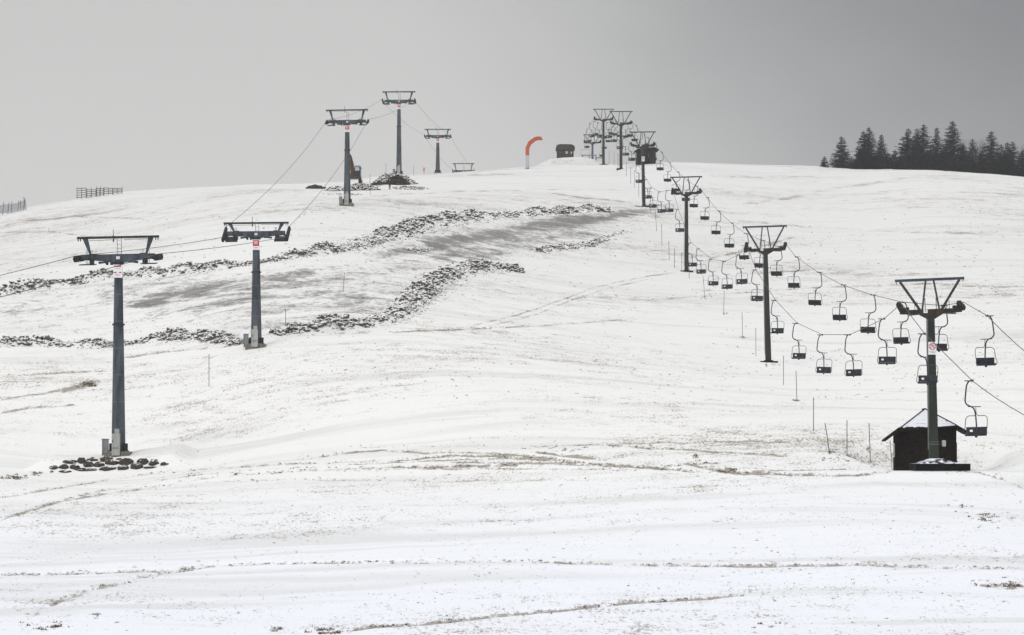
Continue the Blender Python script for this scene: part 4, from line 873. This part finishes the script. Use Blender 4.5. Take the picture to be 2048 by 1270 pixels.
# ------------------------------------------------------------------ stones at the foot of the first tower
ST = [(535,510,80,22),(705,500,50,35),(800,548,60,33),(855,480,70,22),(1045,480,75,32),(1125,522,80,30),(935,548,65,28),(1320,515,85,40),(1540,515,65,38),(1690,525,60,28),(1835,535,50,18),(320,585,45,20),(460,575,58,25),(610,575,55,28),(470,635,80,12),(770,610,130,16),(1060,600,90,28),(1270,590,70,28),(1455,575,72,40),(1650,578,85,12),(850,452,30,9),(1215,465,35,12),(1700,482,40,14),(295,635,18,8)]
srng = np.random.default_rng(3)
for (cx, cy, rx, ry) in ST:
    px, py = 60 + cx / 6.827, 850 + cy / 6.827; g = ground_at(px, py + ry / 6.827 * .4); k = g.y / F / 6.827
    m = MB(); m.rock((0, 0, 0), (rx * k * 1.25, .36, max(.09, ry * k * 1.8)), srng, 2); o = m.build('boulder', M['stone'], None); o.location = (g.x, g.y + .12, g.z + ry * k * .25)
    tag(o, 'dark boulder in the low snowy stone ring below the far left grey tower', 'boulder', 'boulders ringing the foot of the far left tower')

# ------------------------------------------------------------------ excavator
def excavator():
    g = ground_at(712, 369); D = g.y; k = D / F; t = thing('excavator', 'orange excavator with a dark cab half hidden behind the third grey tower', 'excavator', (g.x, g.y, g.z + .1))
    def X(px): return (px - 712) * k
    def Z(py): return (369 - py) * k
    for x in (X(721), X(695)):
        m = MB(); m.prism([(x - .28, 0), (x + .28, 0), (x + .28, .85), (x - .28, .85)], -1.6, 1.6); tr = m.build('track', M['rubber'], t, bevel=.2)
        m = MB(); [m.cyl((x, y, .38), .3, .6, 'x', 10) for y in (-1.2, -.4, .4, 1.2)]; m.build('roller', M['galv_dark'], tr)
    m = MB(); m.box((X(707.5), .3, Z(355.5)), (2.6, 3.0, .42)); m.box((X(703), 1.2, Z(352)), (1.7, 1.4, .9)); m.build('body', M['excavator_orange'], t, bevel=.05)
    m = MB(); m.box((X(715.3), -.6, Z(345.5)), (1.12, 1.4, 1.55)); cb = m.build('cab', M['chair_pad'], t, bevel=.05)
    m = MB(); m.box((X(715.3), -.6, Z(334.5)), (1.15, 1.5, .22)); m.box((X(722), -.45, Z(346)), (.12, 1.3, 1.5)); m.build('cab_roof', M['sheet_grey'], cb)
    m = MB(); m.box((X(715.2), -1.31, Z(340.5)), (.8, .03, .62)); m.build('windscreen', M['pane'], cb)
    m = MB(); m.bar((X(721), -1.3, Z(341)), (X(723), -1.3, Z(339.5)), .04); m.box((X(723.2), -1.3, Z(339)), (.14, .08, .22)); m.build('mirror', M['rubber'], t)
    m = MB(); m.prism([(X(703), Z(356)), (X(709.5), Z(356)), (X(708), Z(330)), (X(703.5), Z(313)), (X(700), Z(311)), (X(700), Z(330))], -1.1, -.6); m.build('boom', M['excavator_orange'], t, bevel=.03)
    m = MB(); m.prism([(X(700), Z(311)), (X(703), Z(313)), (X(697), Z(345)), (X(693), Z(343))], -2.2, -1.75); m.build('arm', M['excavator_orange'], t)
    m = MB(); m.prism([(X(692), Z(343)), (X(698), Z(345)), (X(697), Z(356)), (X(690), Z(354))], -2.4, -1.5); m.build('bucket', M['galv_dark'], t)
    m = MB(); m.tube([(X(707), -.8, Z(352)), (X(704.5), -.8, Z(330))], .08, 8); m.build('hydraulic_ram', M['rubber'], t)
excavator()

# ------------------------------------------------------------------ the person by the spoil heap
def person():
    g = ground_at(779.5, 379.5); t = thing('person', 'person in dark clothes standing in front of the spoil heap', 'person', g)
    V = [(0,0,.92,.15),(0,0,1.15,.155),(0,0,1.36,.17),(0,-.01,1.5,.07),(0,-.02,1.58,.085),(0,-.02,1.67,.10),(0,-.02,1.75,.07),
         (-.2,0,1.38,.075),(-.25,.02,1.1,.055),(-.2,-.12,.92,.045),(-.19,-.2,.86,.04),(.2,0,1.38,.075),(.25,.02,1.1,.055),(.2,-.12,.92,.045),(.19,-.2,.86,.04),
         (-.09,0,.86,.10),(-.1,-.01,.48,.07),(-.1,.02,.1,.05),(-.11,-.12,.05,.045),(.09,0,.86,.10),(.08,-.03,.48,.07),(.07,.0,.1,.05),(.08,-.14,.05,.045)]
    E = [(0,1),(1,2),(2,3),(3,4),(4,5),(5,6),(2,7),(7,8),(8,9),(9,10),(2,11),(11,12),(12,13),(13,14),(0,15),(15,16),(16,17),(17,18),(0,19),(19,20),(20,21),(21,22)]
    me = bpy.data.meshes.new('body'); me.from_pydata([v[:3] for v in V], E, []); o = bpy.data.objects.new('body', me); COL.objects.link(o); me.materials.append(M['jacket'])
    o.modifiers.new('skin', 'SKIN'); sv = me.skin_vertices[0].data
    for i, v in enumerate(V): sv[i].radius = (v[3], v[3]); sv[i].use_root = (i == 0)
    ss = o.modifiers.new('sub', 'SUBSURF'); ss.levels = ss.render_levels = 2; o.parent = t
    m = MB(); v, f = ico(2); m.add([(a * .075, b * .03 - .10, c * .10 + 1.64) for a, b, c in v], f.tolist()); m.build('face', M['skin'], t, True)
person()

# ------------------------------------------------------------------ trees
def spruce(px, ytop, D, halfw_px, label, seed, odd=0.0, ybase=None, full=.9):
    rng = np.random.default_rng(seed); x = (px - 1024) * D / F; zb = H(x, D) - .3; zt = (HY - ytop) * D / F; Ht = zt - zb; Wd = halfw_px * D / F
    t = thing('spruce_tree', label, 'tree', (x, D, zb), rng.uniform(0, 6), 'dark spruces on the right crest')
    m = MB(); m.tube([(0, 0, -.3), (0, 0, Ht * .5), (0, 0, Ht * .97)], .16, 7, .02); m.build('trunk', M['bark'], t)
    V = []; lev = int(Ht / .27); 
    for i in range(lev):
        f = i / lev; z0 = Ht * (.02 + .98 * f); rmax = Wd * (1 - f) ** full * rng.uniform(.74, 1.12) + .10
        if f < .12: rmax *= .9
        for b in range(max(5, int(17 * (1 - f) + 5))):
            a = rng.uniform(0, 6.283); L_ = rmax * rng.uniform(.6, 1.08) * (1 + (odd if rng.random() < .1 else 0)); ca, sa = math.cos(a), math.sin(a); droop = rng.uniform(-.32, .05); ns = max(3, int(L_ / .17))
            for s in range(ns):
                q = (s + .6) / ns; r = L_ * q; z = z0 + droop * r + .12 * q * q * L_
                for w_ in range(3):
                    sp = (1 - q) * .24 + .07; bx, by = ca * r + rng.normal(0, sp * .6), sa * r + rng.normal(0, sp * .6); an = a + rng.normal(0, .9); ln = rng.uniform(.16, .36); wd = rng.uniform(.045, .11); dz = rng.uniform(-.18, .12)
                    V += [(bx - math.sin(an) * wd, by + math.cos(an) * wd, z + .04), (bx + math.sin(an) * wd, by - math.cos(an) * wd, z - .04), (bx + math.cos(an) * ln, by + math.sin(an) * ln, z + dz)]
    for k in range(26):
        a = rng.uniform(0, 6.28); z = Ht * rng.uniform(.95, 1.0); V += [(math.cos(a) * .05, math.sin(a) * .05, z), (-math.cos(a) * .05, -math.sin(a) * .05, z), (math.cos(a) * .16, math.sin(a) * .16, z + .14)]
    fs = np.arange(len(V), dtype=np.int32).reshape(-1, 3); np_mesh('crown', V, fs, M['needles'], t)
TR = [(1649,313,536,7.5,'tiny lone spruce at the left end of the tree line'),(1683.5,272.5,540,19,'freestanding spruce, first full-size tree from the left'),(1727.5,262,536,21,'spruce left half of the first close pair'),(1738.5,254.5,542,22,'taller spruce in the first close pair'),
 (1763,269,538,18,'narrow spruce at the right side of the first clump'),(1703,318,538,14,'low bushy spruce in the gap beside the freestanding one'),(1790,300,536,16,'low spruce between the first clump and the main wood'),(1816.5,257,536,25,'ragged spruce with long odd branches at the left of the main wood'),
 (1834,257,542,18,'spruce just left of the twin-topped one in the main wood'),(1847.5,248.5,534,24,'second tallest spruce, left of centre in the main wood'),(1874,255,538,19,'narrow spruce with gaps left of the tallest one'),(1905.5,241.5,530,28,'tallest spruce of the whole tree line'),
 (1890,292,526,20,'low spruce at the front left foot of the tallest one'),(1925,288,527,22,'low spruce at the right foot of the tallest one'),(1945,278,530,20,'thin-topped spruce between the tallest and the next tall one'),(1983,262.5,524,25,'tall spruce second from the right group'),
 (1965,300,522,20,'low dark spruce left of the right group'),(2002.5,289,524,17,'short spruce right of the tall one near the frame edge'),(2015,284.5,528,17,'slim spruce fourth from the right edge'),(2025,283.5,522,20,'pointed spruce near the right edge'),(2046,300,522,20,'spruce cut by the right frame edge'),
 (1860,300,528,22,'low spruce filling the middle of the main wood'),(1775,305,545,16,'low spruce behind the narrow one of the first clump'),(1720,300,532,17,'low spruce at the left foot of the first close pair'),(1750,305,532,17,'low spruce at the right foot of the first close pair'),(1805,305,530,18,'low spruce at the front left of the main wood'),(1832,300,530,18,'low spruce at the front of the main wood under the twin tops'),
 (2075,275,520,24,'spruce just outside the right frame edge')]
for i, (px, yt, D, w, lab) in enumerate(TR): spruce(px, yt, D, w * 1.5, lab, 100 + i, odd=.35 if i in (1, 7) else .1, full=.9 if i in (4, 10, 14) else .74)
def bare_tree(px, ytop, D, label, seed):
    rng = random.Random(seed); x = (px - 1024) * D / F; zb = H(x, D) - .3; Ht = (HY - ytop) * D / F - zb
    t = thing('bare_tree', label, 'tree', (x, D, zb), 0, 'bare broadleaf trees behind the spruces'); m = MB(); m.tube([(0, 0, 0), (0, 0, Ht * .55)], .13, 6, .08); m.build('trunk', M['bark'], t)
    m = MB()
    for k in range(60):
        z = Ht * rng.uniform(.3, .6); a = rng.uniform(0, 6.28); r = rng.uniform(.3, 2.0); p = Vector((0, 0, z)); e = Vector((math.cos(a) * r, math.sin(a) * r, Ht * rng.uniform(.75, 1.0))); mid = p.lerp(e, .5) + Vector((math.cos(a) * .3, math.sin(a) * .3, -.2))
        m.tube([p, mid, e], .022, 3, .008)
        for j in range(3): q = mid.lerp(e, rng.random()); m.tube([q, q + Vector((rng.gauss(0, .35), rng.gauss(0, .35), rng.uniform(.2, .7)))], .012, 3, .006)
    m.build('branches', M['bark'], t)
bare_tree(1932, 279, 545, 'bare tree showing right of the tallest spruce', 1); bare_tree(1962, 277, 545, 'bare tree left of the tall spruce in the right group', 2); bare_tree(2044, 291, 540, 'bare tree at the right frame edge', 3)

# ------------------------------------------------------------------ haze
def haze():
    t = bpy.data.materials.new('haze'); t.use_nodes = True; nt = t.node_tree; nt.nodes.clear(); o = nt.nodes.new('ShaderNodeOutputMaterial'); v = nt.nodes.new('ShaderNodeVolumePrincipled')
    v.inputs['Color'].default_value = (0.93, 0.935, 0.94, 1); v.inputs['Density'].default_value = HAZE; v.inputs['Anisotropy'].default_value = 0.0
    nt.links.new(v.outputs[0], o.inputs['Volume'])
    m = MB(); m.box((0, 660, 25), (3500, 1560, 290)); b = m.build('haze', t); b.display_type = 'WIRE'; tag(b, 'thin pale fog thickening towards the hill top', 'haze', kind='stuff')
HAZE = 0.00022
haze()
